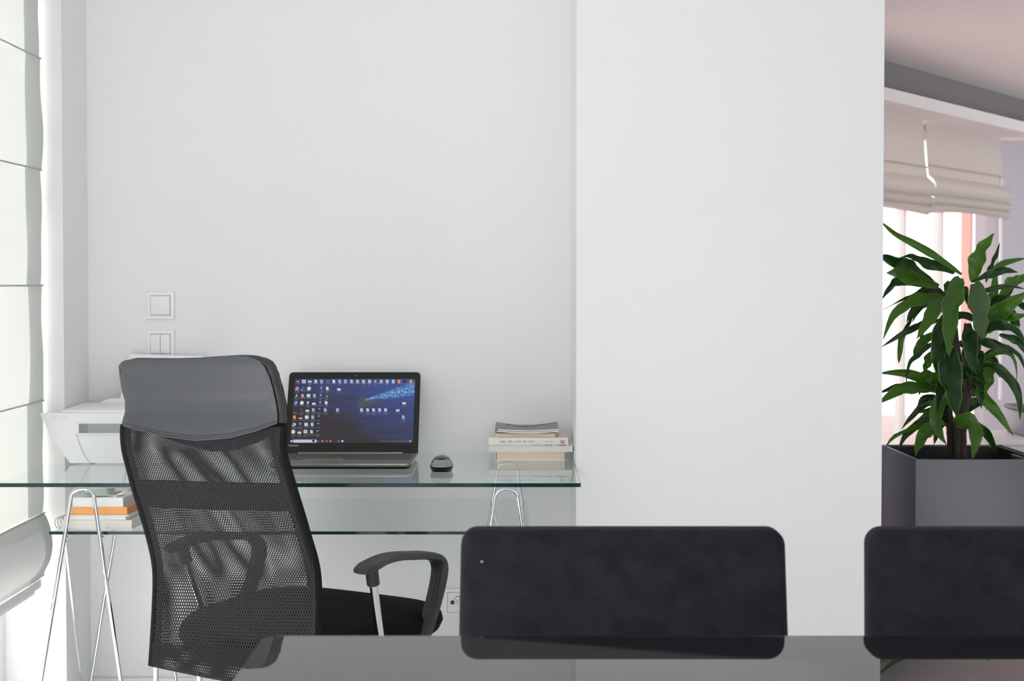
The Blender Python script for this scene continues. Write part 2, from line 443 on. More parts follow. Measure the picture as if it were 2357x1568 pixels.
# ---- right room: window wall at an angle
TR = lambda px, n=0.0: None
def tpar(px, py, n):
    p = atp(px, py, WP + WN * n, WN); return (p - WP - WN * n).dot(WV), p.z
t_win_r = tpar(2288, 700, -0.10)[0]
t_end = 5.75; t_beg = -2.4
zs, = (tpar(2036, 257, 0.02)[1],)          # soffit underside height
ztop_lip = zs + 0.075
def wbox(name, t0, t1, n0, n1, z0, z1, m, parent=None, **k):
    p = [wp(t0, n1, z0), wp(t1, n1, z0), wp(t1, n0, z0), wp(t0, n0, z0), wp(t0, n1, z1), wp(t1, n1, z1), wp(t1, n0, z1), wp(t0, n0, z1)]
    return hexa(name, p, m, parent, **k)
NW = -0.10
struct(wbox('wall_far', t_win_r, t_end, NW - T, NW, 0, ZC, wall2_m))
struct(wbox('wall_far_left', t_beg, -1.6, NW - T, NW, 0, ZC, wall2_m))
struct(wbox('wall_far_lintel', -1.6, t_win_r, NW - T, NW, zs - 0.02, ZC, wall2_m))
w3 = struct(bpy.data.objects.new('window_3', None)); C.objects.link(w3); w3.location = wp(0.5, NW, 0)
posts = [-1.57]
for px in (2080, 2166, 2284): posts.append(tpar(px, 600, NW - 0.05)[0])
for i, t in enumerate(posts):
    wbox('window_post', t - 0.018, t + 0.018, NW - 0.10, NW - 0.04, 0.06, zs - 0.08, white_frame, w3)
    if i: wbox('pane', posts[i - 1] + 0.03, t - 0.03, NW - 0.075, NW - 0.068, 0.08, zs - 0.09, pane_m, w3)
for z0, z1 in ((0.0, 0.08), (zs - 0.09, zs - 0.02)):
    wbox('window_rail', -1.6, t_win_r, NW - 0.10, NW - 0.04, z0, z1, white_frame, w3)
lc = wp((t_win_r - 1.6) / 2, NW - 0.02, zs / 2)
portal('terrace_daylight', lc, WN, t_win_r + 1.6, zs)
# cove: lip, underside, riser in an even darker grey
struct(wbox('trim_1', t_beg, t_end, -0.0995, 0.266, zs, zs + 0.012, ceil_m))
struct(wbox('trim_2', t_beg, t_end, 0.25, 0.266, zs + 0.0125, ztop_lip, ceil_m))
struct(wbox('trim_3', t_beg, t_end, -0.0995, 0.09, zs + 0.0125, ZC - 0.001, mat('cove_riser_grey', (0.24, 0.225, 0.225), 0.8)))
# outside the right window: terrace floor, added slab, post
tag(wbox('terrace_floor', -3, 3.2, -4.5, NW - T - 0.01, -0.12, -0.02, mat('terrace_tile', (0.62, 0.58, 0.55), 0.7)), 'pale terrace floor outside the far window', 'terrace')
tag(wbox('shade_slab', -2.5, 3.0, -0.80, NW - T - 0.01, 2.50, 2.70, mat('slab_paint', (0.8, 0.78, 0.75), 0.7)), 'unseen white slab added to shade the far blinds', 'balcony')  # slab added out of view to keep sun off the upper blinds
ts = tpar(2236, 600, -0.6)[0]
tag(wbox('terrace_post', ts - 0.02, ts + 0.02, -0.68, -0.6, -0.02, 2.49, mat('salmon_paint', (0.88, 0.55, 0.46), 0.6)), 'salmon painted post outside the far window', 'post')

# ------------------------------------------------------------------ left roman blind
XB = XL - 0.054
YBE = YR - 0.02
bl = thing('roman_blind', 'white linen roman blind with stacked flat folds in the left window', 'blind', (XB, 3.0, 0.42))
zf = [tuple(at(97, yy, YBE)[2] for _ in (0,))[0] for yy in (-120, 135, 392, 657, 922, 1180)]
zbot = at(112, 1325, YBE).z
Yn = 2.62
def panel(z1, z0, bulge, last=False):
    def fn(u, v):
        y = YBE + (Yn - YBE) * u
        z = z1 + (z0 - z1) * v
        wob = 0.004 * math.sin(u * 21 + z * 5) * math.sin(math.pi * v) + 0.003 * math.sin(u * 9 + z1 * 11)
        x = XB + wob * (1 if u > 0.02 else 0.6)
        if last:
            x += bulge * math.sin(math.pi * min(1, v * 1.1)) ** 0.7 * (0.5 + 0.5 * min(1, u * 12))
        else:
            x += bulge * (v ** 3) * (1 - v) * 4
        yy = y + (0.006 * math.sin(z * 9) + 0.004 * math.sin(z * 31)) * (1 - u)
        return (x, yy, z)
    return fn
zz = [2.40] + zf
for i in range(len(zz) - 1):
    if zz[i] - zz[i + 1] < 0.02: continue
    surf('fabric_fold', panel(zz[i], zz[i + 1], 0.006), 60, 14, blind_m, bl)
surf('bottom_fold', panel(zz[-1], zbot, 0.05, True), 60, 18, blind_low, bl)
for z in zf:      # sewn rod pockets
    tube('rod_pocket', [(XB + 0.004, YBE - 0.002, z), (XB + 0.004, (YBE + Yn) / 2, z - 0.001), (XB + 0.004, Yn, z)], 0.0024, blind_m, bl, seg=8)
YH = at(70, 600, YBE - 0.1).y
def hem(u, v):
    z = 2.40 + (zbot + 0.1 - 2.40) * v
    return (XB - 0.008, YBE - 0.003 - u * 0.100, z)
surf('side_hem_shade', hem, 3, 40, hem_m, bl)
box('bottom_bar', XB - 0.012, XB - 0.002, Yn, YBE - 0.02, zbot - 0.028, zbot - 0.006, mat('bar_grey', (0.55, 0.56, 0.57), 0.5), bl)
box('bottom_bar', XB - 0.026, XB - 0.016, Yn, YBE - 0.03, zbot - 0.045, zbot - 0.034, mat('bar_grey2', (0.62, 0.63, 0.64), 0.5), bl)

# ------------------------------------------------------------------ blinds of the right room
t_mid = tpar(2126, 400, 0.0)[0]; t_r = tpar(2303, 400, 0.0)[0]
def rblind(name, label, t0, t1, zb_px, flare):
    zlow = tpar(zb_px[0], zb_px[1], 0.0)[1]; zl2 = tpar(zb_px[0], zb_px[2], 0.0)[1]
    b = thing(name, label, 'blind', wp((t0 + t1) / 2, 0.0, zlow - 0.1))
    def up(u, v):
        z = zs - 0.001 + (zl2 - zs) * v; e = flare * v ** 3
        return wp(t0 - e + (t1 - t0 + 2 * e) * u, 0.0 + 0.03 * v ** 2, z)
    surf('hanging_panel', up, 24, 20, blind2_m, b)
    zc = zl2
    def fold(k, z1, z0, n):
        def fn(u, v):
            e = flare + 0.012 * k
            bul = 0.055 * math.sin(math.pi * v)
            sag = 0.025 * math.sin(math.pi * u) * v
            return wp(t0 - e + (t1 - t0 + 2 * e) * u, 0.03 + n + bul, z1 + (z0 - z1) * v + sag * (k > 1))
        return fn
    hh = (zl2 - zlow)
    surf('gathered_fold', fold(0, zl2, zl2 - hh * 0.55, 0.0), 24, 10, blind2_m, b)
    surf('gathered_fold', fold(1, zl2 - hh * 0.45, zl2 - hh * 0.8, -0.005), 24, 8, blind2_m, b)
    surf('gathered_fold', fold(2, zl2 - hh * 0.70, zlow, -0.012), 24, 8, blind2_m, b)
    tube('rod_pocket', [wp(t0, 0.027, zl2 + (zs - zl2) * 0.18), wp(t1, 0.027, zl2 + (zs - zl2) * 0.18)], 0.006, blind2_m, b, seg=8)
    return b
rblind('roman_blind', 'raised cream roman blind nearest the white partition wall', -0.95, t_mid - 0.008, (2060, 489, 400), 0.0)
rb2 = rblind('roman_blind', 'wide raised cream roman blind right of the slit, above the plant', t_mid + 0.030, t_r, (2300, 507, 428), 0.022)
tcord, zcord = tpar(2302, 920, 0.04)
tube('pull_cord', [wp(tcord, 0.03, zs - 0.3), wp(tcord, 0.04, zcord)], 0.012, white_pl, rb2, seg=8)

# ------------------------------------------------------------------ glass desk
ZD = 0.75; TD = 0.010
YF = atz(700, 1112.5, ZD).y
XDR = atz(1338, 1113, ZD).x
XDL = XB + 0.012
ZSH = 0.625; TS = 0.008
YSF = YF + 0.045
ZSH = at(700, 1223.5, YSF).z
YSB = atz(1100, 1147, ZSH).y
XSL = at(113, 1224, YSF).x; XSR = at(1219, 1224, YSF).x
desk = thing('glass_desk', 'clear glass desk with a lower glass shelf on chrome hairpin trestles', 'desk', ((XDL + XDR) / 2, (YF + YB) / 2, 0))
def glass_slab(name, poly, z1, t, parent, clear=()):
    n = len(poly)
    V = [(p[0], p[1], z1 - t) for p in poly] + [(p[0], p[1], z1) for p in poly]
    Fc = [tuple(range(n - 1, -1, -1)), tuple(range(n, 2 * n))] + [(i, (i + 1) % n, (i + 1) % n + n, i + n) for i in range(n)]
    fm = [1, 0] + [1 if i in clear else 2 for i in range(n)]
    o = mk(name, V, Fc, None, parent, mats=[desk_glass, desk_clear, glass_edge], fmat=fm)
    return o
r = 0.008
glass_slab('glass_top', [(XDL, YF), (XDR - r, YF), (XDR - 0.3 * r, YF + 0.3 * r), (XDR, YF + r), (XDR, YB - 0.004), (XL + 0.004, YB - 0.004), (XL + 0.004, YR - 0.03), (XDL, YR - 0.03)], ZD, TD, desk, (4, 5, 6, 7))
glass_slab('glass_shelf', [(XSL, YSF), (XSR, YSF), (XSR, YSB), (XSL, YSB)], ZSH, TS, desk, (2, 3))
def hairpin(xc, yd, sl, sr, parent):
    zt = ZD - TD - 0.0056
    P = [(xc - 0.029 - sl * (zt - 0.024), yd, 0.0), (xc - 0.029, yd, zt - 0.024)]
    arc = []
    for k in range(1, 10):
        a = math.pi - math.pi * k / 10
        arc.append((xc + 0.029 * math.cos(a), yd, zt - 0.024 + 0.024 * math.sin(a)))
    P = P + arc + [(xc + 0.029, yd, zt - 0.024), (xc + 0.029 + sr * (zt - 0.024), yd, 0.0)]
    # subdivide the long straight legs
    return tube('hairpin_leg', P, 0.0052, chrome, parent, seg=12)
YT1 = YF + 0.018; YT2 = YB - 0.12
for px, brace in ((190, True), (1167, True)):
    xc = at(px, 1130, YT1).x
    sl, sr = 0.172, 0.138
    hairpin(xc, YT1, sl, sr, desk); hairpin(xc, YT2, sl, sr, desk)
    zr = ZSH - TS - 0.006
    hl = 0.029 + sl * (ZD - TD - 0.03 - zr); hr = 0.029 + sr * (ZD - TD - 0.03 - zr)
    for dx in (-hl, hr):
        cyl('shelf_rod', (xc + dx, YT1, zr), (xc + dx, YT2, zr), 0.0045, chrome, desk, seg=10)
    cyl('diagonal_brace', (xc - hl, YT1 + 0.006, zr), (xc - 0.029 - sl * 0.70, YT2, 0.02), 0.0045, chrome, desk, seg=10)

# ------------------------------------------------------------------ printer
YPF = atz(260, 1070, ZD).y
pr = thing('printer', 'white inkjet printer with paper raised in its rear tray', 'printer', (-1.08, YPF + 0.12, ZD))
pxl = at(92, 950, YPF).x; PWID = 0.455; pxr = pxl + PWID
pzt = at(200, 951, YPF).z
yb = YB - 0.03
xlo = at(160, 1068, YPF).x
zb0 = ZD + 0.004
# body with tapering foot: lofted side profile, narrower at the back
def prow(z, inset, yfr):
    return [(pxl + inset, yfr, z), (pxr - inset, yfr, z), (pxr - inset - 0.02, yb, z), (max(pxl + inset + 0.02, XL + 0.006), yb, z), (max(pxl + inset + 0.015, XL + 0.006), YR + 0.0, z)]
lev = []
hI = xlo - pxl
n = 9
for i in range(n + 1):
    f = i / n
    lev.append(prow(zb0 + (pzt - zb0) * f, hI * (1 - f) ** 1.25, YPF + 0.004 * (1 - f)))
V = [p for l in lev for p in l]; m5 = 5
Fc = [tuple(range(m5 - 1, -1, -1)), tuple(n * m5 + i for i in range(m5))]
for j in range(n):
    for i in range(m5):
        Fc.append((j * m5 + i, j * m5 + (i + 1) % m5, (j + 1) * m5 + (i + 1) % m5, (j + 1) * m5 + i))
body = mk('body', V, Fc, white_pl, pr, smooth=True)
# output slot: dark recess with its frame, lower tray panel with a visible joint
sx0 = at(178, 985, YPF).x; sz1 = at(200, 976, YPF).z; sz0 = at(200, 997, YPF).z; sxr = pxr - 0.09
rec = mat('slot_grey', (0.36, 0.38, 0.41), 0.5); rec2 = mat('slot_grey_dark', (0.27, 0.28, 0.30), 0.5)
box('output_slot', sx0, sxr, YPF - 0.0006, YPF + 0.0002, sz0, sz1, rec, pr)
x1 = at(203, 985, YPF).x
box('slot_cheek', sx0 + 0.006, x1, YPF - 0.0010, YPF - 0.0006, sz0, sz1, rec2, pr)
box('slot_lip', sx0, sxr, YPF - 0.003, YPF - 0.0002, sz0 - 0.004, sz0, white_pl, pr, bevel=0.001)
box('slot_edge', sx0, sx0 + 0.005, YPF - 0.003, YPF - 0.0002, sz0, sz1, white_pl, pr, bevel=0.001)
jp = [at(x, y, YPF - 0.001) for x, y in ((175, 999), (181, 1018), (190, 1040), (200, 1057), (211, 1068))]
tube('tray_joint', jp, 0.0008, mat('joint_grey', (0.5, 0.5, 0.5), 0.6), pr, seg=6, sm=3)
# lid, scanner rim, rear tray and sheets
lx0 = at(140, 944, YPF + 0.01).x
lid = hexa('scanner_lid', [Vector((lx0, YPF + 0.004, pzt)), Vector((pxr - 0.02, YPF + 0.004, pzt)), Vector((pxr - 0.03, yb - 0.07, pzt)), Vector((XL + 0.012, yb - 0.07, pzt)),
                     Vector((lx0 + 0.004, YPF + 0.008, pzt + 0.008)), Vector((pxr - 0.025, YPF + 0.008, pzt + 0.008)), Vector((pxr - 0.035, yb - 0.07, pzt + 0.014)), Vector((XL + 0.016, yb - 0.07, pzt + 0.014))], white_pl, pr, bevel=0.002)
bx0 = at(222, 928, yb - 0.08).x; bx1 = at(245, 919, yb - 0.08).x; zk = at(260, 918, yb - 0.06).z
prism('rear_hump', [(bx0, yb - 0.075, pzt + 0.010), (pxr - 0.03, yb - 0.075, pzt + 0.010), (pxr - 0.04, yb - 0.075, zk), (bx1, yb - 0.075, zk)], (0, 0.07, 0), white_pl, pr, bevel=0.002)
ty = YB - 0.05
pA = at(276, 918, ty - 0.02); pB = at(299, 815, ty + 0.02); pC = at(466, 820, ty + 0.02); pD = at(486, 918, ty - 0.02)
q = Vector((0, 0.004, 0))
hexa('paper_support', [pA, pD, pD + q, pA + q, pB, pC, pC + q, pB + q], white_pl, pr)
k = Vector((0.012, -0.003, 0)); k2 = Vector((-0.012, -0.003, 0))
pA2 = pA + k; pB2 = pB + k - (pB - pA) * 0.12; pC2 = pC + k2 - (pC - pD) * 0.12; pD2 = pD + k2
q = Vector((0, 0.0015, 0))
hexa('paper_sheet', [pA2, pD2, pD2 + q, pA2 + q, pB2, pC2, pC2 + q, pB2 + q], paper_w, pr)
for x in (pxl + 0.13, pxr - 0.13):
    for y in (YPF + 0.05, yb - 0.05):
        cyl('rubber_foot', (x, y, ZD + 0.0004), (x, y, zb0 + 0.001), 0.008, black_pl, pr, seg=12)
lt = at(121, 963, YPF); faint = mat('faint_print', (0.76, 0.76, 0.77), 0.6)
textmesh('logo_text', 'DeskJet', 0.0105, lt + Vector((0.009, -0.0006, 0)), (1, 0, 0), (0, 0, 1), faint, pr)
cyl('logo_dot', lt + Vector((0.003, -0.0003, 0.0038)), lt + Vector((0.003, -0.0009, 0.0038)), 0.0032, faint, pr, seg=16)

# ------------------------------------------------------------------ laptop
lh = atz(962, 1041, ZD + 0.020); YH_ = lh.y
lr = lh.x; ll = at(652, 1041, YH_).x; LW = lr - ll
ltop = at(818, 857, YH_ * 1.030)
lap = thing('laptop', 'grey laptop with a crowded blue desktop on its lit screen', 'laptop', ((ll + lr) / 2, YH_ - 0.1, ZD))
UO = Vector((ll, YH_, ZD + 0.016)); AV = Vector((0, ltop.y - YH_, ltop.z - UO.z)); LH = AV.length; AV.normalize()
AU = Vector((1, 0, 0)); AN = AU.cross(AV)      # toward the viewer
YLF = atz(900, 1068.5, ZD + 0.017).y
fr = atz(940, 1069, ZD + 0.017).x
# base: slightly wedge, front corners rounded
def base_poly(z, ins):
    c = 0.012
    return [(ll + ins, YH_ + 0.008, z), (ll + ins, YLF + c, z), (ll + ins + c * 0.3, YLF + c * 0.3 + ins * .5, z), (ll + ins + c, YLF + ins * .5, z),
            (lr - ins - c, YLF + ins * .5, z), (lr - ins - c * 0.3, YLF + c * 0.3 + ins * .5, z), (lr - ins, YLF + c, z), (lr - ins, YH_ + 0.008, z)]
rows = [base_poly(ZD + 0.003, 0.010), base_poly(ZD + 0.010, 0.002), base_poly(ZD + 0.0165, 0.0)]
V = [p for l in rows for p in l]; n8 = 8
Fc = [tuple(range(n8 - 1, -1, -1)), tuple(2 * n8 + i for i in range(n8))]
for j in range(2):
    for i in range(n8): Fc.append((j * n8 + i, j * n8 + (i + 1) % n8, (j + 1) * n8 + (i + 1) % n8, (j + 1) * n8 + i))
fm = [1, 0] + [1] * 8 + [0] * 8
mk('base', V, Fc, None, lap, mats=[laptop_m, laptop_d], fmat=fm)
for x in (ll + 0.03, lr - 0.03):
    for y in (YLF + 0.03, YH_ - 0.02):
        cyl('rubber_foot', (x, y, ZD + 0.0004), (x, y, ZD + 0.004), 0.007, black_pl, lap, seg=12)
zt_ = ZD + 0.0165
box('front_edge_trim', ll + 0.012, lr - 0.012, YLF - 0.0006, YLF + 0.0012, zt_ - 0.0012, zt_ + 0.0006, silver, lap)
tube('side_edge_trim', [(lr - 0.001, YLF + 0.012, zt_), (lr - 0.001, YH_, zt_)], 0.0011, silver, lap, seg=6)
hx0 = at(686, 1041, YH_).x; hx1 = at(927, 1041, YH_).x
box('hinge_bar', hx0, hx1, YH_ - 0.006, YH_ - 0.001, zt_, zt_ + 0.0035, silver, lap)
# keyboard
keys = []
D_ = YH_ - YLF; ky1 = YH_ - 0.018; ky0 = YLF + D_ * 0.42
rowsn = 6
for rI in range(rowsn):
    y0 = ky0 + (ky1 - ky0) * rI / rowsn; y1 = ky0 + (ky1 - ky0) * (rI + 1) / rowsn - 0.0025
    nk = 19; xx = ll + 0.012
    for kI in range(nk):
        wk = (LW - 0.024) / nk
        if rI == 0 and 4 <= kI <= 8:
            if kI == 4: keys.append((xx, xx + wk * 5 - 0.003, y0, y1, zt_, zt_ + 0.0016))
        else: keys.append((xx, xx + wk - 0.003, y0, y1, zt_, zt_ + 0.0016))
        xx += wk
ko = boxes('keyboard', keys, key_m, lap); ko['kind'] = 'stuff'
tp = [atz(x, y, zt_) for x, y in ((691, 1065), (783, 1065), (789, 1058), (700, 1058))]
hexa('touchpad', [p + Vector((0, 0, 0.0001)) for p in tp] + [p + Vector((0, 0, 0.0006)) for p in tp], laptop_m, lap)
for a, b in ((3, 2), (2, 1), (0, 3)):
    tube('touchpad_rim', [tp[a] + Vector((0, 0, .0006)), tp[b] + Vector((0, 0, .0006))], 0.0007, silver, lap, seg=6)
box('red_sticker', ll + 0.012, ll + 0.022, YLF + 0.015, YLF + 0.027, zt_, zt_ + 0.0003, mat('sticker_red', (0.6, 0.05, 0.04), 0.5), lap)
# lid
c = 0.010; tl = 0.007
pol = [(0, 0), (LW, 0), (LW, LH - c), (LW - c * .3, LH - c * .3), (LW - c, LH), (c, LH), (c * .3, LH - c * .3), (0, LH - c)]
U = lambda u, v, n=0: UO + AU * u + AV * v + AN * n
lid = prism('lid', [U(u, v, -tl) for u, v in pol], AN * tl, laptop_d, lap)
box_v = lambda nm, u0, u1, v0, v1, n0, n1, m, par: hexa(nm, [U(u0, v0, n0), U(u1, v0, n0), U(u1, v1, n0), U(u0, v1, n0), U(u0, v0, n1), U(u1, v0, n1), U(u1, v1, n1), U(u0, v1, n1)], m, par)
def uv_of(px, py):
    p = atp(px, py, UO, AN) - UO; return p.dot(AU), p.dot(AV)
u0, v1 = uv_of(679.5, 872.5); u1, _ = uv_of(956, 872.5); ub0, v0 = uv_of(667, 1020)
u0 = (u0 + ub0) / 2; u1 = (u1 + uv_of(949.5, 1020)[0]) / 2
# screen picture
sm_ = bpy.data.materials.new('screen_picture'); sm_.use_nodes = True; nt = sm_.node_tree
for nn in list(nt.nodes):
    if nn.type != 'OUTPUT_MATERIAL': nt.nodes.remove(nn)
uvn = nt.nodes.new('ShaderNodeUVMap'); sp = nt.nodes.new('ShaderNodeSeparateXYZ'); nt.links.new(uvn.outputs[0], sp.inputs[0])
def MN(op, a, b=None, c=None, clamp=False):
    n = nt.nodes.new('ShaderNodeMath'); n.operation = op; n.use_clamp = clamp
    for i, x in enumerate((a, b, c)):
        if x is None: continue
        if isinstance(x, (int, float)): n.inputs[i].default_value = x
        else: nt.links.new(x, n.inputs[i])
    return n.outputs[0]
def MIX(f, a, b):
    n = nt.nodes.new('ShaderNodeMix'); n.data_type = 'RGBA'
    if isinstance(f, (int, float)): n.inputs[0].default_value = f
    else: nt.links.new(f, n.inputs[0])
    for i, x in ((6, a), (7, b)):
        if isinstance(x, tuple): n.inputs[i].default_value = x
        else: nt.links.new(x, n.inputs[i])
    return n.outputs[2]
uu, vv = sp.outputs[0], sp.outputs[1]
def NOISE(scale, sx, sy, rot=0, det=4):
    mp = nt.nodes.new('ShaderNodeMapping'); mp.inputs['Scale'].default_value = (sx, sy, 1); mp.inputs['Rotation'].default_value = (0, 0, rot)
    nt.links.new(uvn.outputs[0], mp.inputs[0])
    n = nt.nodes.new('ShaderNodeTexNoise'); n.inputs['Scale'].default_value = scale; n.inputs['Detail'].default_value = det
    nt.links.new(mp.outputs[0], n.inputs['Vector']); return n.outputs['Fac']
nz = NOISE(3, 1, 4, 0.2); nf = NOISE(40, 1.4, 1, 0.5, 6)
blue = MN('ADD', MN('MULTIPLY', uu, 0.75), MN('MULTIPLY', vv, 0.75)); blue = MN('SUBTRACT', MN('ADD', blue, MN('MULTIPLY', nz, 0.6)), 0.80, clamp=True)
base_c = MIX(MN('MULTIPLY', blue, 1.3, clamp=True), srgb(60, 56, 60), srgb(68, 84, 142))
# bright water streak: centre line v = 0.63 + 0.62*(u-0.55) - 0.35*(u-0.55)^2
du = MN('SUBTRACT', uu, 0.56)
line = MN('ADD', 0.645, MN('MULTIPLY', du, 0.47))
dist = MN('ABSOLUTE', MN('SUBTRACT', MN('SUBTRACT', vv, line), 0.0))
wid = MN('ADD', 0.014, MN('MULTIPLY', MN('MAXIMUM', du, 0.0), 0.27))
str_ = MN('SUBTRACT', 1.0, MN('DIVIDE', dist, wid), clamp=True)
str_ = MN('MULTIPLY', str_, MN('GREATER_THAN', du, -0.02))
spark = MN('MULTIPLY', MN('SUBTRACT', nf, 0.46), 4.0, clamp=True)
c2 = MIX(MN('MULTIPLY', str_, 1.2, clamp=True), base_c, srgb(70, 115, 185))
c3 = MIX(MN('MULTIPLY', MN('MULTIPLY', str_, 1.6, clamp=True), spark), c2, srgb(165, 212, 240))
em = nt.nodes.new('ShaderNodeEmission'); nt.links.new(c3, em.inputs[0]); em.inputs[1].default_value = 0.92
gls = nt.nodes.new('ShaderNodeBsdfGlossy'); gls.inputs['Roughness'].default_value = 0.35; gls.inputs['Color'].default_value = (0.012, 0.012, 0.012, 1)
ad = nt.nodes.new('ShaderNodeAddShader'); nt.links.new(em.outputs[0], ad.inputs[0]); nt.links.new(gls.outputs[0], ad.inputs[1])
nt.links.new(ad.outputs[0], nt.nodes['Material Output'].inputs[0])
scr = mk('screen', [U(u0, v0, .0003), U(u1, v0, .0003), U(u1, v1, .0003), U(u0, v1, .0003)], [(0, 1, 2, 3)], sm_, lap, uvs=[(0, 0), (1, 0), (1, 1), (0, 1)])
def lit(name, rgb, s=0.9): 
    m = bpy.data.materials.new(name); m.use_nodes = True; b = m.node_tree.nodes['Principled BSDF']
    b.inputs['Base Color'].default_value = (0.01, 0.01, 0.01, 1); b.inputs['Roughness'].default_value = 0.6
    b.inputs['Emission Color'].default_value = srgb(*rgb); b.inputs['Emission Strength'].default_value = s
    return m
cols = {'w': (222, 226, 240), 'd': (196, 208, 232), 'l': (170, 198, 232), 'b': (66, 104, 200), 'r': (212, 150, 140), 'o': (226, 150, 66),
        'p': (176, 110, 180), 'k': (70, 74, 84), 't': (128, 126, 134), 'y': (205, 190, 180), 'n': (50, 60, 150), 'q': (206, 70, 76), 'x': (30, 42, 66), 's': (198, 208, 232)}
lm = {k_: lit('screen_' + k_, v_) for k_, v_ in cols.items()}
# each icon: centre in zoom-crop pixels (5.6 px per photo pixel), colour, shape
I = []
row1 = [(255, 'k', 'lo'), (333, 'w', 'sq'), (410, 'd', 'lo'), (487, 'd', 'doc'), (562, 'l', 'doc'), (640, 'b', 'sm'), (718, 'w', 'doc'), (795, 'l', 'doc'), (870, 'l', 'doc'), (948, 'y', 'doc'),
        (1025, 'y', 'doc'), (1102, 'd', 'doc'), (1180, 'd', 'doc'), (1255, 'y', 'tri'), (1330, 'y', 'doc'), (1408, 'd', 'doc'), (1485, 'd', 'doc'), (1560, 'o', 'doc'), (1635, 'x', 'doc'), (1713, 'o', 'doc')]
I += [(x, 215, c_, s_) for x, c_, s_ in row1]
I += [(248, 305, 'p', 'ci'), (325, 305, 'n', 'ci'), (400, 305, 'w', 'ci'), (556, 300, 'b', 'dsm'), (635, 305, 'w', 'doc'), (785, 315, 'w', 'lo')]
I += [(238, 400, 'w', 'tool'), (316, 398, 'r', 'doc'), (393, 398, 'd', 'sq'), (470, 398, 'l', 'doc'), (549, 392, 'b', 'dsm'), (625, 396, 'k', 'doc'), (632, 410, 'w', 'ds')]
I += [(232, 488, 'b', 'ci'), (308, 490, 'w', 'ci'), (385, 490, 'l', 'dsm'), (462, 500, 'w', 'lo'), (541, 485, 'b', 'dsm'), (620, 490, 'w', 'doc'), (1625, 494, 'w', 'lo')]
I += [(300, 580, 'k', 'dsm'), (378, 590, 'w', 'lo'), (455, 583, 'l', 'doc'), (532, 572, 'b', 'sm'), (610, 583, 'l', 'doc'), (767, 583, 'l', 'doc'), (1543, 586, 'w', 'lo'), (1615, 676, 'l', 'doc')]
I += [(x, 583, 'd', 'doc') for x in (1077, 1155, 1232, 1310, 1387)]
I += [(213, 676, 'o', 'doc'), (291, 690, 'w', 'lo2'), (370, 676, 'w', 'sq'), (447, 676, 'l', 'doc'), (525, 665, 'b', 'sm')]
I += [(205, 770, 'w', 'ring'), (284, 762, 'b', 'dsm'), (362, 770, 'd', 'sq'), (440, 770, 'd', 'doc'), (518, 760, 'b', 'sm')]
I += [(197, 863, 'w', 'ci'), (275, 872, 'w', 'lo'), (354, 863, 'w', 'sq'), (432, 863, 'd', 'doc'), (510, 857, 'b', 'sm')]
iv = []; ifc = []; imat = []
mk_keys = list(lm.keys())
def P2(cx, cy): 
    a, b = uv_of(640 + cx / 5.6, 840 + cy / 5.6); return a, b
def addpoly(pts, ck, n=0.0006):
    k0 = len(iv)
    for cx, cy in pts:
        a, b = P2(cx, cy); iv.append(U(a, b, n))
    ifc.append(tuple(range(k0, k0 + len(pts)))); imat.append(mk_keys.index(ck))
def rect(cx, cy, w_, h_, ck, n=0.0006): addpoly([(cx - w_ / 2, cy + h_ / 2), (cx + w_ / 2, cy + h_ / 2), (cx + w_ / 2, cy - h_ / 2), (cx - w_ / 2, cy - h_ / 2)], ck, n)
def disc(cx, cy, r_, ck, n=0.0006): addpoly([(cx + r_ * math.cos(-2 * math.pi * i / 14), cy + r_ * math.sin(-2 * math.pi * i / 14)) for i in range(14)], ck, n)
rng = random.Random(3)
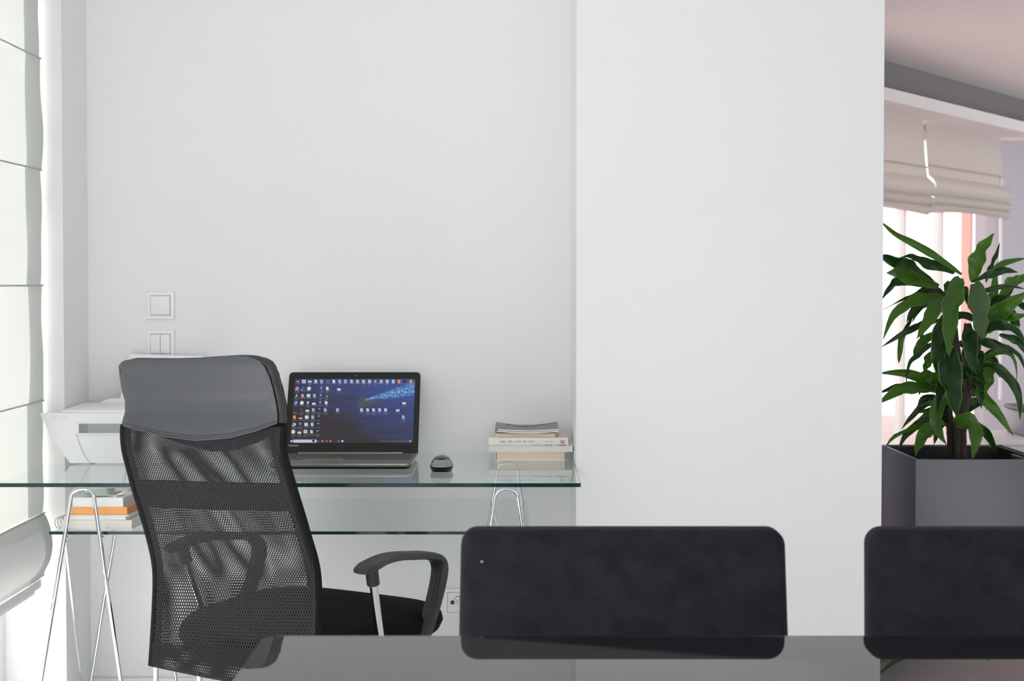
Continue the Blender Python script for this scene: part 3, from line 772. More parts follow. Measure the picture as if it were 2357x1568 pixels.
for cx, cy, ck, sh in I:
    cap = True
    if sh == 'sq': rect(cx, cy, 46, 42, ck); rect(cx, cy + 2, 26, 18, 't' if rng.random() < .3 else 's', .0008)
    elif sh == 'lo': rect(cx, cy + 3, 44, 26, ck); rect(cx, cy + 3, 28, 10, 'l', .0008)
    elif sh == 'lo2': rect(cx, cy, 44, 13, ck)
    elif sh == 'sm': rect(cx, cy - 2, 30, 16, ck); rect(cx + 3, cy - 4, 14, 7, 'l', .0008)
    elif sh == 'ds': rect(cx, cy, 14, 14, ck); cap = False
    elif sh == 'dsm': addpoly([(cx - 13, cy + 17), (cx + 9, cy + 17), (cx + 13, cy + 12), (cx + 13, cy - 17), (cx - 13, cy - 17)], ck); rect(cx + 3, cy, 12, 16, 'l' if ck == 'b' else ck, .0008)
    elif sh == 'tri': addpoly([(cx - 14, cy + 4), (cx + 2, cy + 20), (cx + 16, cy - 4), (cx - 12, cy - 16)], ck)
    elif sh == 'ci': disc(cx, cy, 24, ck); disc(cx + 2, cy, 9, {'p': 'r', 'n': 'b', 'w': 's', 'b': 'w'}.get(ck, 'd'), .0008); addpoly([(cx - 24, cy + 26), (cx - 8, cy + 22), (cx - 20, cy + 8)], 'w')
    elif sh == 'ring': disc(cx + 4, cy, 20, ck); disc(cx + 4, cy, 11, 'x', .0008); rect(cx + 14, cy - 1, 14, 7, 'w', .001); addpoly([(cx - 24, cy + 26), (cx - 8, cy + 20), (cx - 20, cy + 8)], 'w')
    elif sh == 'tool': addpoly([(cx - 20, cy + 20), (cx - 14, cy + 24), (cx + 16, cy - 4), (cx + 8, cy - 8)], ck); addpoly([(cx - 4, cy + 2), (cx + 2, cy - 20), (cx + 6, cy - 20), (cx + 4, cy + 4)], ck)
    else:
        addpoly([(cx - 17, cy + 21), (cx + 17, cy + 21), (cx + 17, cy - 11), (cx + 8, cy - 21), (cx - 17, cy - 21)], ck)
        if ck == 'l': rect(cx + 2, cy + 2, 20, 14, 'b', .0008)
        elif ck == 'd': rect(cx, cy + 4, 18, 3, 't', .0008); rect(cx, cy - 4, 18, 3, 't', .0008)
        elif ck in 'yw': rect(cx - 13, cy, 6, 36, 'r', .0008)
    if cap:
        wd = 40 + rng.random() * 26
        x_ = cx - wd / 2; yy_ = 240 + (round((cy - 215) / 92.8)) * 94.0 - 0
        yc = {0: 243}.get(round((cy - 215) / 92.8), 243 + round((cy - 215) / 92.8) * 94.5)
        while x_ < cx + wd / 2:
            l_ = 8 + rng.random() * 16; rect(x_ + l_ / 2, yc, l_ - 3, 6, 't'); x_ += l_
        if rng.random() < 0.45:
            rect(cx, yc + 18, wd * 0.7, 5, 't')
for x in (222,): rect(x, 618, 50, 6, 't'); rect(x, 634, 36, 5, 't')
# swimmer silhouette
addpoly([(1022, 500), (1035, 575), (1060, 570), (1100, 545), (1160, 530), (1230, 490), (1300, 455), (1330, 440), (1280, 432), (1180, 455), (1120, 470), (1130, 420), (1110, 390), (1060, 420), (1040, 460)], 'k', .0005)
addpoly([(1230, 490), (1310, 500), (1360, 480), (1385, 450), (1350, 460), (1310, 490), (1260, 470)], 'k', .0005)
# taskbar
rect(172, 986, 22, 20, 'w'); rect(346, 985, 302, 38, 's'); rect(455, 980, 36, 22, 'x', .0008); rect(462, 994, 46, 8, 'n', .0008); rect(222, 985, 10, 10, 't', .0008)
rect(519, 985, 18, 14, 't'); rect(573, 983, 26, 14, 'o'); rect(573, 1003, 40, 3, 't'); disc(627, 985, 11, 'p'); disc(676, 985, 15, 'q'); rect(676, 985, 12, 10, 'y', .0008); rect(727, 1004, 36, 3, 'k'); disc(779, 985, 14, 'b'); disc(829, 985, 13, 'w')
for x, w_ in ((1465, 6), (1489, 10), (1513, 14), (1538, 8), (1562, 14), (1592, 22)): rect(x, 985, w_, 10, 't')
rect(1703, 984, 18, 16, 'w')
mk('desktop_icons', iv, ifc, None, scr, mats=[lm[k_] for k_ in mk_keys], fmat=imat)['kind'] = 'stuff'
def stext(nm, s, cx, cy, size, mm, par, n=.0010):
    a, b = P2(cx, cy); textmesh(nm, s, size, U(a, b, 0), AU, AV, mm, par, off=n)
px_m = lambda n_: n_ * LW / 310.0 / 5.6
stext('search_text', 'Type here to search', 238, 992, px_m(22), lm['t'], scr)
stext('weather_text', '87°F Mostly sunny', 1300, 992, px_m(20), lm['t'], scr)
stext('clock_text', '1:42 PM', 1624, 982, px_m(15), lm['t'], scr); stext('date_text', '9/13/2023', 1618, 999, px_m(14), lm['t'], scr)
stext('brand_text', 'Lenovo', 135, 1052, px_m(42), mat('brand_grey', srgb(215, 212, 200), 0.4), lid, n=.0004)
a, b = uv_of(818.5, 864.5)
cyl('webcam', U(a, b, -.0002), U(a, b, .0005), 0.0022, mat('lens_grey', (0.2, 0.2, 0.2), 0.3), lid, seg=12)

# ------------------------------------------------------------------ mouse
mb = atz(1016, 1089, ZD); ms_ = thing('computer_mouse', 'black and silver wireless mouse beside the laptop', 'mouse', (mb.x, mb.y + 0.04, ZD))
rx = (at(1043, 1080, mb.y + .03).x - at(989, 1080, mb.y + .03).x) / 2; cxm = (at(1043, 1080, mb.y + .03).x + at(989, 1080, mb.y + .03).x) / 2
def mouse_surf(z0, z1, sc0, sc1, dome):
    Vv = []; Ff = []; ns = 28
    zsamp = [0, .25, .5, .75, 1]
    for j, f in enumerate(zsamp):
        for i in range(ns):
            a = 2 * math.pi * i / ns; s = sc0 + (sc1 - sc0) * f
            e = 0.72
            X = math.copysign(abs(math.cos(a)) ** e, math.cos(a)) * rx * s; Y = math.copysign(abs(math.sin(a)) ** e, math.sin(a)) * 0.047 * s
            Vv.append((cxm + X, mb.y + 0.047 + Y, ZD + z0 + (z1 - z0) * f + 0.004 * f * math.sin(a)))
    for j in range(len(zsamp) - 1):
        for i in range(ns): Ff.append((j * ns + i, j * ns + (i + 1) % ns, (j + 1) * ns + (i + 1) % ns, (j + 1) * ns + i))
    Ff.append(tuple(range(ns - 1, -1, -1)))
    last = (len(zsamp) - 1) * ns
    if dome:
        rings = 8; prev = [last + i for i in range(ns)]
        for rI in range(1, rings + 1):
            k_ = 1 - rI / rings; cur = []
            for i in range(ns):
                v = Vv[last + i]; cx_, cy_ = cxm, mb.y + 0.050
                Vv.append((cx_ + (v[0] - cx_) * k_, cy_ + (v[1] - cy_) * k_, v[2] + dome * (1 - k_ ** 3.2))); cur.append(len(Vv) - 1)
            for i in range(ns): Ff.append((prev[i], prev[(i + 1) % ns], cur[(i + 1) % ns], cur[i]))
            prev = cur
    else: Ff.append(tuple(last + i for i in range(ns)))
    return Vv, Ff
v, f = mouse_surf(0.0008, 0.014, 0.86, 1.0, 0); mk('lower_shell', v, f, mat('mouse_black', (0.006, 0.006, 0.008), 0.35), ms_, smooth=True)
v, f = mouse_surf(0.0142, 0.024, 0.985, 0.86, 0.013); mk('upper_shell', v, f, mat('mouse_silver', (0.30, 0.30, 0.31), 0.25, metal=0.5), ms_, smooth='full')
def mtop(u, v):
    X = cxm + (u - 0.5) * 2 * rx * 0.72; Y = mb.y + 0.030 + v * 0.045
    k_ = max(abs((u - .5) * 2 * .72 / .86), abs((Y - mb.y - .05) / 0.047 / .86)); k_ = min(1, k_)
    rr = min(1, math.hypot((u - .5) * 2 * .72 / .86, (Y - mb.y - .05) / (0.047 * .86)) ** 1.0)
    return (X, Y, ZD + 0.0243 + 0.013 * (1 - rr ** 3.2) + 0.0035 * (Y - mb.y - .047) / .047 + 0.0008)
surf('top_button_cover', mtop, 12, 10, mat('mouse_grey', (0.085, 0.085, 0.088), 0.35), ms_, thick=-0.001)
cyl('scroll_wheel', (cxm - 0.003, mb.y + 0.079, ZD + 0.032), (cxm + 0.003, mb.y + 0.079, ZD + 0.032), 0.006, black_pl, ms_, seg=16)

# ------------------------------------------------------------------ books, right stack (on the desk)
def bookbox(name, label, pxs, D, depth, z0, z1, cover, pages, spine=None, ct=0.0015, group='books stacked on the desk', yaw=0):
    """closed book: covers, page block; spine None | 'front' | 'left' | 'right'"""
    xl_ = at(pxs[0], 1000, D).x; xr_ = at(pxs[1], 1000, D).x
    b = thing(name, label, 'book', ((xl_ + xr_) / 2, D + depth / 2, z0), group)
    box('lower_cover', xl_, xr_, D, D + depth, z0 + 0.0002, z0 + ct, cover, b)
    box('upper_cover', xl_, xr_, D, D + depth, z1 - ct, z1, cover, b)
    i = 0.003
    if spine == 'front':
        box('spine', xl_, xr_, D - 0.001, D + ct, z0 + 0.0002, z1, cover, b, bevel=0.0012)
        box('page_block', xl_ + i, xr_ - i, D + ct, D + depth - i, z0 + ct, z1 - ct, pages, b)
    elif spine == 'left':
        box('spine', xl_ - 0.001, xl_ + ct, D, D + depth, z0 + 0.0002, z1, cover, b, bevel=0.001)
        box('page_block', xl_ + ct + .002, xr_ - i, D + 0.002, D + depth - i, z0 + ct, z1 - ct, pages, b)
    else:
        box('page_block', xl_ + i * .5, xr_ - i, D + 0.0012, D + depth - i, z0 + ct, z1 - ct, pages, b)
    return b
DB = atz(1220, 1061, ZD).y
zz_ = lambda y: at(1220, y, DB).z
z_a = ZD + 0.0004; z_b = zz_(1040.5); z_c = zz_(1026); z_c2 = zz_(1023); z_d = zz_(1007.5); z_e = zz_(998)
bookbox('hardcover_book', 'thick hardcover with cream pages and white cover, bottom of the right stack', (1139, 1302), DB, 0.21, z_a, z_b, cover_w, paper_c, 'left', ct=0.0025)
bz = bookbox('magazine', 'ivory thick magazine second from bottom of the right stack', (1124, 1321), DB - 0.004, 0.215, z_b + .0003, z_c, cover_w, paper_i, None, ct=0.001)
bw = bookbox('paperback_book', 'white paperback with pink round emblem on its spine', (1124.5, 1308), DB - 0.002, 0.15, z_c + .0003, z_d, cover_w, paper_i, 'front')
for dx in (0.33, 0.62):   # tinted marks on the magazine cover edge
    pass
[c_ for c_ in bw.children if c_.name.startswith('upper_cover')][0].data.materials[0] = cover_cr
ysp = DB - 0.0036
def mark(nm, px0, px1, py0, py1, m, par, y=ysp):
    a_ = at(px0, py1, y); b_ = at(px1, py0, y); box(nm, a_.x, b_.x, y - 0.0002, y + 0.0002, a_.z, b_.z, m, par)
em_c = at(1294.5, 1017, ysp)
V = []; Ff = []
for i in range(28):
    a = 2 * math.pi * i / 28
    for rr in (0.0062, 0.0046): V.append(em_c + Vector((math.cos(a) * rr, 0, math.sin(a) * rr * .78)))
Ff = [(2 * i, 2 * ((i + 1) % 28), 2 * ((i + 1) % 28) + 1, 2 * i + 1) for i in range(28)]
mk('emblem_ring', V, Ff, ink_pink, bw)
V = [em_c + Vector((math.cos(2 * math.pi * i / 20) * .0032, 0, math.sin(2 * math.pi * i / 20) * .0026)) for i in range(20)]
mk('emblem_centre', V, [tuple(range(20))], mat('pink_ink_light', srgb(222, 130, 150), .6), bw)
# handwritten style spine lettering (illegible strokes)
rg = random.Random(11); words = [(1151, 1163), (1168, 1180), (1184, 1199), (1204, 1211), (1215, 1230)]
for wi, (a_, b_) in enumerate(words + [(1252, 1263), (1264.5, 1273)]):
    P = []; nL = max(4, int((b_ - a_) / 1.1))
    for i in range(nL + 1):
        hgt = (2.2 if wi < 5 else 1.1); yy = 1016.5 + (hgt if i % 2 else -hgt) * (0.6 + rg.random() * 0.8)
        P.append(at(a_ + (b_ - a_) * i / nL, yy, ysp))
    tube('spine_lettering', P, 0.00035, ink_rose, bw, seg=5, sm=3)
for a_, b_, mm in ((1145, 1190, mat('peach_tint', srgb(240, 215, 202), .6)), (1222, 1245, ink_teal)): mark('cover_tint', a_, b_, 1023.6, 1026.2, mm, bz, DB - .0046)
for a_, b_ in ((1255, 1260), (1262.5, 1266), (1267.5, 1271), (1283, 1287), (1288.5, 1293), (1295, 1303)): mark('cover_lettering', a_, b_, 1023.9, 1025.1, ink_grey, bz, DB - .0046)
bookbox('thin_book', 'thin cream paperback between brochure and white paperback', (1139.5, 1280), DB + 0.004, 0.13, z_d + .0003, z_e, cover_cr, paper_c, None, ct=0.0007)
br = thing('brochure', 'curled grey brochure with red marks lying on top of the right stack', 'brochure', (at(1214, 990, DB).x, DB + .08, z_e), 'books stacked on the desk')
bxl = at(1143, 992, DB - .004).x; bxr = at(1286, 992, DB - .004).x
zt0 = zz_(998)
def bro(off):
    def fn(u, v):
        y = DB - 0.004 + v * 0.150
        bend = 0.0085 * ((2 * u - 1) ** 2) * (0.5 + 0.5 * v) 
        return (bxl + (bxr - bxl) * u, y, zt0 + .0006 + off + bend)
    return fn
surf('lower_pages', bro(0.0003), 24, 6, paper_w, br, thick=0.0034)
surf('upper_pages', bro(0.0052), 24, 6, paper_w, br, thick=0.0034)
surf('cover', bro(0.0088), 24, 6, cover_grey, br, thick=0.0005)
surf('back_cover', bro(0.0), 24, 6, cover_grey, br, thick=0.00025)
tube('spine_fold', [Vector(bro(0.0048)(0.0, t)) for t in (0, .5, 1)], 0.0045, cover_grey, br, seg=10)
def bmark(u0_, u1_, v0_, v1_, m): surf('cover_print', lambda u, v: Vector(bro(0.0094)(u0_ + (u1_ - u0_) * u, v0_ + (v1_ - v0_) * v)), 4, 2, m, br)
bmark(0.155, 0.185, .62, .85, ink_red); bmark(0.47, 0.50, .45, .80, ink_red); bmark(0.52, .56, .66, .76, ink_red); bmark(0.5, .62, .35, .40, mat('pale_print', srgb(150, 155, 155), .5)); bmark(.66, .80, .35, .40, mat('pale_print2', srgb(150, 155, 155), .5))
tube('cover_line', [Vector(bro(0.0095)(u, v)) for u, v in ((.17, .9), (.32, .62), (.5, .8), (.56, .7), (1, .92))], 0.0005, laptop_d, br, seg=5)

# ------------------------------------------------------------------ books, left stack (on the lower shelf)
DS = atz(210, 1219, ZSH).y
if DS < YSF + 0.01: DS = YSF + 0.012
zl = lambda y: at(240, y, DS).z
def stack_book(name, label, cat, pxl_, pxr_, y1, y0, dep, pages, cover, shear=0.10, D=DS, ct=0.001, side=None, parts=True, yaw=0.0):
    xl_ = at(pxl_, 1180, D).x; xr_ = at(pxr_, 1180, D).x; z0 = max(zl(y0), ZSH + .0005); z1 = zl(y1)
    b = thing(name, label, cat, ((xl_ + xr_) / 2, D + dep / 2, z0), 'books and papers on the lower shelf')
    sh = yaw * dep
    def hx(nm, a, bb, c_, d_, e, f_, m):   # sheared box (turned a little on the shelf)
        s0 = yaw * (c_ - D); s1 = yaw * (d_ - D)
        return hexa(nm, [Vector((a + s0, c_, e)), Vector((bb + s0, c_, e)), Vector((bb + s1, d_, e)), Vector((a + s1, d_, e)), Vector((a + s0, c_, f_)), Vector((bb + s0, c_, f_)), Vector((bb + s1, d_, f_)), Vector((a + s1, d_, f_))], m, b)
    if ct:
        hx('lower_cover', xl_, xr_, D, D + dep, z0, z0 + ct, cover)
        hx('upper_cover', xl_, xr_, D, D + dep, z1 - ct, z1, cover)
    hx('page_block', xl_ + .001, xr_ - .0015, D + .0008, D + dep - .002, z0 + ct, z1 - ct, pages)
    if side: hx('spine', xr_ - .0015, xr_, D, D + dep, z0 + ct, z1 - ct, side)
    return b, xl_, xr_, z0, z1, hx
nb = stack_book('spiral_notebook', 'cream spiral notebook at the bottom of the lower shelf stack', 'notebook', 140, 304, 1198, 1219, 0.21, mat('notebook_cream', (0.80, 0.76, 0.70), 0.7), mat('notebook_cover', (0.82, 0.78, 0.72), 0.6), ct=0.001, yaw=0.12)
b0, xa, xb, za, zb = nb[:5]
for i in range(12):
    yy = DS + 0.012 + i * 0.0165; rz = (zb - za) * 0.60; cx_ = xa - rz * 0.55 + 0.12 * (yy - DS); zc_ = (za + zb) / 2
    P = [Vector((cx_ + rz * 1.0 * math.cos(t_), yy + 0.002 * math.sin(t_), zc_ + rz * math.sin(t_))) for t_ in [2 * math.pi * k_ / 14 for k_ in range(15)]]
    zmin = min(p.z for p in P)
    if zmin < ZSH + .002: P = [p + Vector((0, 0, ZSH + .002 - zmin)) for p in P]
    tube('spiral_coil', P, 0.0009, wire_m, b0, seg=6)
stack_book('paper_stack', 'thin white booklet under the white paperback on the lower shelf', 'booklet', 146, 290, 1189, 1197.5, 0.21, paper_w, paper_w, ct=0.0004, yaw=0.13)
stack_book('white_paperback', 'thin white paperback directly below the orange book', 'book', 152, 297, 1186, 1188.8, 0.20, paper_w, paper_w, ct=0.0004, yaw=0.13)
stack_book('orange_book', 'orange-edged book in the middle of the lower shelf stack', 'book', 157, 293, 1167.5, 1185.8, 0.20, cover_or, cover_or, ct=0.0009, side=cover_ord, yaw=0.13)
fb = stack_book('floral_book', 'thick white book with a flower printed cover, top of the lower shelf stack', 'book', 166, 284, 1146, 1167.2, 0.20, paper_w, cover_w, ct=0.0008, side=mat('spine_grey', (.55, .54, .55), .5), yaw=0.14)
bb_, xa, xb, za, zb, hx = fb
hx('cover_picture', xa + .001, xb - .001, DS + .001, DS + .198, zb, zb + .0006, cover_flo)
def fl(cx_, cy_, r1, r2, m, nm, ph=0):
    Pp = []
    for i in range(20):
        a = 2 * math.pi * i / 20; q_ = 1 + .22 * math.sin(5 * a + ph); yy = DS + cy_ + r2 * q_ * math.sin(a)
        Pp.append(Vector((xa + cx_ + .14 * (yy - DS) + r1 * q_ * math.cos(a), yy, zb + .0009 + 0.0001 * ph)))
    mk(nm, Pp, [tuple(range(20))], m, bb_)
fl(.072, .085, .022, .030, flower_m, 'flower_print'); fl(.082, .095, .007, .010, mat('flower_eye', srgb(170, 90, 90), .5), 'flower_print', 1)
for i in range(7): fl(.02 + .015 * i, .06 + .03 * ((i * 3) % 4), .010, .014, leaf_print, 'leaf_print', 2 + i)
fl(.06, .018, .03, .008, mat('dark_print', srgb(100, 108, 108), .5), 'leaf_print', 3); fl(.11, .03, .012, .012, leaf_print, 'leaf_print', 4)

# ------------------------------------------------------------------ switches and socket
def plate(name, label, cat, px0, px1, py0, py1, inner):
    a_ = at(px0, py1, YB); b_ = at(px1, py0, YB); cx_ = (a_.x + b_.x) / 2; cz = (a_.z + b_.z) / 2; h_ = (b_.x - a_.x) / 2
    o = thing(name, label, cat, (cx_, YB, cz - h_))
    fv = []; 
    prof = [(h_, 0.0), (h_, 0.006), (h_ * 0.97, 0.0085), (h_ * 0.74, 0.0095), (h_ * 0.71, 0.0075), (h_ * 0.71, 0.001)]
    for r_, d_ in prof: fv += [(cx_ - r_, YB - d_, cz - r_), (cx_ + r_, YB - d_, cz - r_), (cx_ + r_, YB - d_, cz + r_), (cx_ - r_, YB - d_, cz + r_)]
    ff = [(j * 4 + i, j * 4 + (i + 1) % 4, (j + 1) * 4 + (i + 1) % 4, (j + 1) * 4 + i) for j in range(len(prof) - 1) for i in range(4)]
    mk('frame', fv, ff, white_pl, o)
    box('gap', cx_ - h_ * .71, cx_ + h_ * .71, YB - .002, YB - .0005, cz - h_ * .71, cz + h_ * .71, shadow_gap, o)
    i_ = h_ * .69
    if inner == 1:
        hexa('rocker', [Vector((cx_ - i_, YB - .0095, cz - i_)), Vector((cx_ + i_ * .97, YB - .0095, cz - i_ * .97)), Vector((cx_ + i_, YB - .002, cz - i_)), Vector((cx_ - i_, YB - .002, cz - i_)),
                        Vector((cx_ - i_, YB - .0115, cz + i_)), Vector((cx_ + i_ * .97, YB - .0115, cz + i_)), Vector((cx_ + i_, YB - .002, cz + i_)), Vector((cx_ - i_, YB - .002, cz + i_))], white_pl, o, bevel=.0012)
    elif inner == 2:
        for s in (-1, 1):
            x0_, x1_ = (cx_ - i_, cx_ - .0006) if s < 0 else (cx_ + .0006, cx_ + i_)
            rk = box('rocker', x0_, x1_, YB - .011, YB - .002, cz - i_, cz + i_, white_pl, o, bevel=.0012)
            xm = (x0_ + x1_) / 2; zm = cz - h_ * .02
            tri = [(xm - .0028, zm - s * -.0 - .0022 * (-s) * -1, 0)]
            P = [Vector((xm - .003, YB - .0113, zm + s * .002)), Vector((xm + .003, YB - .0113, zm + s * .002)), Vector((xm, YB - .0113, zm - s * .003)), Vector((xm - .003, YB - .0113, zm + s * .002))]
            tube('arrow_mark', P, .0004, faint, rk, seg=5)
    else:
        box('insert', cx_ - i_, cx_ + i_, YB - .009, YB - .002, cz - i_, cz + i_, white_pl, o, bevel=.001)
        for dx, dz, m1, m2 in ((-.52, 0.02, laptop_d, chrome_s), (0.02, .46, laptop_d, chrome_s), (.52, .02, laptop_d, chrome_s)):
            c0 = Vector((cx_ + dx * i_, YB - .009, cz + dz * i_)); big = dz > .2
            cyl('connector', c0 + Vector((0, .003, 0)), c0 + Vector((0, -.004, 0)), .0058, m1, o, seg=20)
            cyl('connector_core', c0 + Vector((0, 0, 0)), c0 + Vector((0, -.0045, 0)), .0044 if big else .0012, m2, o, seg=16)
        cyl('screw', (cx_ + .02 * i_, YB - .009, cz + .02 * i_), (cx_ + .02 * i_, YB - .0098, cz + .02 * i_), .0022, mat('screw_grey', (.6, .6, .6), .4), o, seg=12)
    return o
plate('light_switch', 'square white single rocker light switch, upper one on the wall', 'switch', 339, 402.5, 671.5, 735, 1)
plate('shutter_switch', 'white double rocker switch with up and down arrows, just above the printer', 'switch', 339, 402.5, 760, 823.5, 2)
plate('antenna_socket', 'white antenna wall socket low on the wall beside the dining chair', 'socket', 1021, 1085.5, 1353.5, 1418, 3)

# ------------------------------------------------------------------ office chair
TH = math.radians(28); FW = Vector((math.sin(TH), math.cos(TH), 0)); RT = Vector((math.cos(TH), -math.sin(TH), 0))
Lpx = [(281, 838), (283, 862), (288, 895), (296, 925), (296, 948), (290, 968), (287, 985), (287, 1010), (291, 1040), (301, 1080), (313, 1125), (330, 1180), (346, 1236), (357, 1285), (361, 1330), (359, 1400), (355, 1470), (351, 1531)]
Rpx = [(622, 838), (637, 868), (646, 900), (653, 935), (655.5, 955), (655.5, 972), (654, 990), (652, 1018), (655, 1048), (667, 1090), (680, 1135), (697, 1190), (713, 1245), (726, 1290), (733, 1335), (734, 1405), (731, 1495), (724, 1602)]
mids = [(l[0] + r_[0]) / 2 for l, r_ in zip(Lpx, Rpx)]
EL = []; ER = []
for i, (l, r_) in enumerate(zip(Lpx, Rpx)):
    Dm = 3.17 + (mids[i] - 455) / 1015.0 / math.tan(TH) * 0.8
    # upper corners are rounded, so measure the head width lower down
    EL.append(at(l[0], l[1], Dm + 0.098)); ER.append(at(r_[0], r_[1], Dm - 0.098))
def samp(P, v):
    x = v * (len(P) - 1); i = min(int(x), len(P) - 2); t = x - i
    p0 = P[max(i - 1, 0)]; p1 = P[i]; p2 = P[i + 1]; p3 = P[min(i + 2, len(P) - 1)]
    return 0.5 * ((2 * p1) + (p2 - p0) * t + (2 * p0 - 5 * p1 + 4 * p2 - p3) * t * t + (3 * p1 - p0 - 3 * p2 + p3) * t ** 3)
lum = (samp(EL, 0.8) + samp(ER, 0.8)) / 2
SC = Vector((lum.x, lum.y, 0)) + FW * 0.25     # seat centre (plan)
ch = thing('office_chair', 'high-back mesh office chair with grey leather head panel at the glass desk', 'chair', (SC.x, SC.y, 0))
BN = -FW                                      # toward the viewer, away from the seat
def back(off, bow, topbulge=0.0):
    def fn(u, v):
        l = samp(EL, v); r_ = samp(ER, v)
        p = l + (r_ - l) * u + BN * (off + bow * 4 * u * (1 - u))
        if topbulge:
            tt = max(0.0, 1 - v / 0.10)
            p.z += topbulge * tt * (math.sin(math.pi * min(1, max(0, u))) ** 0.5)
        return p
    return fn
LEN = sum((samp(EL, (i + 1) / 40) - samp(EL, i / 40)).length for i in range(40)); WID = (ER[8] - EL[8]).length
# wrinkled mesh sleeves
def sub(fn, u0_, u1_, v0_, v1_, wr_=0):
    def g(u, v):
        uu_ = u0_ + (u1_ - u0_) * u; vv_ = v0_ + (v1_ - v0_) * v
        p = Vector(fn(uu_, vv_))
        if wr_: p += BN * wr_ * math.sin(uu_ * 23 - vv_ * 17 + 2.0 * math.sin(vv_ * 6)) * math.sin(math.pi * u) * math.sin(math.pi * v)
        return p
    return g
vb0 = 5.6 / 17; 
def vseam(u): return (6.0 + 1.35 * math.sin(math.pi * min(1, max(0, u))) - 0.6 * u) / 17
rear = back(0.013, 0.006); frontl = back(-0.012, -0.006)
surf('rear_mesh', sub(rear, 0.0, 1.0, 0.33, 1.0, 0.0), 40, 60, mesh_rear, ch, uvscale=(WID, LEN * 0.67))
surf('front_mesh', sub(frontl, 0.0, 1.0, 0.33, 0.985, 0.0035), 40, 60, mesh_front, ch, uvscale=(WID * 1.03, LEN * 0.68))
# leather head panel (rear), darker pad in front
def interp(T_, x):
    if x <= T_[0][0]: return T_[0][1]
    for (a_, b_), (c_, d_) in zip(T_, T_[1:]):
        if x <= c_:
            f_ = (x - a_) / (c_ - a_); f_ = f_ * f_ * (3 - 2 * f_) * 0.35 + f_ * 0.65
            return b_ + (d_ - b_) * f_
    return T_[-1][1]
LY = [(y, x) for x, y in Lpx]; RY = [(y, x) for x, y in Rpx]
TOPC = [(0, 842), (.02, 834), (.05, 828.5), (.10, 826), (.20, 826.5), (.35, 827), (.5, 825.5), (.65, 822), (.78, 819), (.86, 820), (.91, 824), (.95, 831), (.98, 843), (1.0, 860)]
SEAM = [(0, 977), (.15, 990), (.3, 1002), (.5, 1011), (.7, 1006), (.85, 993), (1, 973)]
CRES = [(0, 982), (.12, 998), (.3, 1023), (.5, 1042), (.65, 1040), (.8, 1022), (.92, 995), (1, 978)]
def hpoint(u, py, off, inset=0.0):
    i_ = min(max(py, Lpx[0][1]), 1010)
    xl_ = interp(LY, i_); xr_ = interp(RY, max(i_, 860)) - inset
    if py < 860: xl_ = interp(LY, max(py, 838)); 
    v = vat_l(max(py, Lpx[0][1])); md = interp([(k_ / 17, m_) for k_, m_ in enumerate(mids)], v)
    Dm = 3.17 + (md - 455) / 1015.0 / math.tan(TH) * 0.8
    return at(xl_ + (xr_ - xl_) * u, py, Dm + 0.098 - 0.196 * u) + BN * off
def vat_l(py):
    for i in range(len(Lpx) - 1):
        if Lpx[i][1] <= py <= Lpx[i + 1][1]: return (i + (py - Lpx[i][1]) / (Lpx[i + 1][1] - Lpx[i][1])) / 17
    return 0.0
def hb(u, v):
    yt = interp(TOPC, u); yb_ = interp(SEAM, u)
    return hpoint(u, yt + (yb_ - yt) * v, 0.012 + 0.010 * (4 * u * (1 - u)) ** .5 * (4 * max(.0, min(1, .12 + v * .88)) * (1 - .8 * v)) ** .5 * 0.9, 9)
def hf(u, v):
    yt = interp(TOPC, u) + 1; yb_ = interp(CRES, u)
    return hpoint(u, yt + (yb_ - yt) * v, -0.012 - 0.012 * (4 * u * (1 - u)) ** .5)
hp = surf('head_panel', hb, 44, 26, leather, ch)
surf('head_pad', hf, 44, 26, leather_d, ch)
tube('seam_piping', [hb(u / 30, 1.0) + BN * .001 for u in range(31)], 0.0020, leather, hp, seg=8)
tube('stitch_line', [hb(u / 30, 0.955) + BN * .0004 for u in range(31)], 0.0007, leather_d, hp, seg=6)
# rim between the rear panel and the front pad
rimp = [hpoint(0, py, -.001) + RT * .004 for py in (975, 955, 940, 920, 890, 862)] + [hpoint(u, interp(TOPC, u), -.001) + Vector((0, 0, -.006)) + (RT * .004 if u < .1 else Vector((0, 0, 0))) for u in [k_ / 30 for k_ in range(31)]]
rimp += [hpoint(1, py, -.001) - RT * .006 for py in (872, 895, 920, 945, 960, 975)]
def surf_side(u, v):      # gusset wall between both head surfaces
    k_ = u * (len(rimp) - 1); i_ = min(int(k_), len(rimp) - 2); p = rimp[i_] + (rimp[i_ + 1] - rimp[i_]) * (k_ - i_)
    return p + BN * (0.014 - 0.028 * v)
tube('head_rim', rimp, 0.0085, leather_d, ch, seg=10, flat=(BN, 1.45))
# side tubes of the frame, wrapped in mesh
fl_ = [samp(EL, .33 + .67 * i / 34) + RT * 0.005 + BN * 0.003 for i in range(35)]; fr_ = [samp(ER, .33 + .67 * i / 34) - RT * 0.005 + BN * 0.001 for i in range(35)]
tube('frame_tube', fl_, 0.0125, mesh_solid and mat('frame_sleeve', (0.009, 0.009, 0.0105), 0.85, spec=0.2, bump=(900, .5)), ch, seg=12)
tube('frame_tube', fr_, 0.0125, bpy.data.materials['frame_sleeve'], ch, seg=12)
def strip(u0_, u1_, off): return sub(back(off, 0.006), u0_, u1_, 0.36, 0.99)
surf('sleeve_edge', strip(0.012, 0.07, 0.0105), 4, 40, bpy.data.materials['frame_sleeve'], ch)
surf('sleeve_edge', strip(0.95, 0.99, 0.0105), 3, 40, bpy.data.materials['frame_sleeve'], ch)
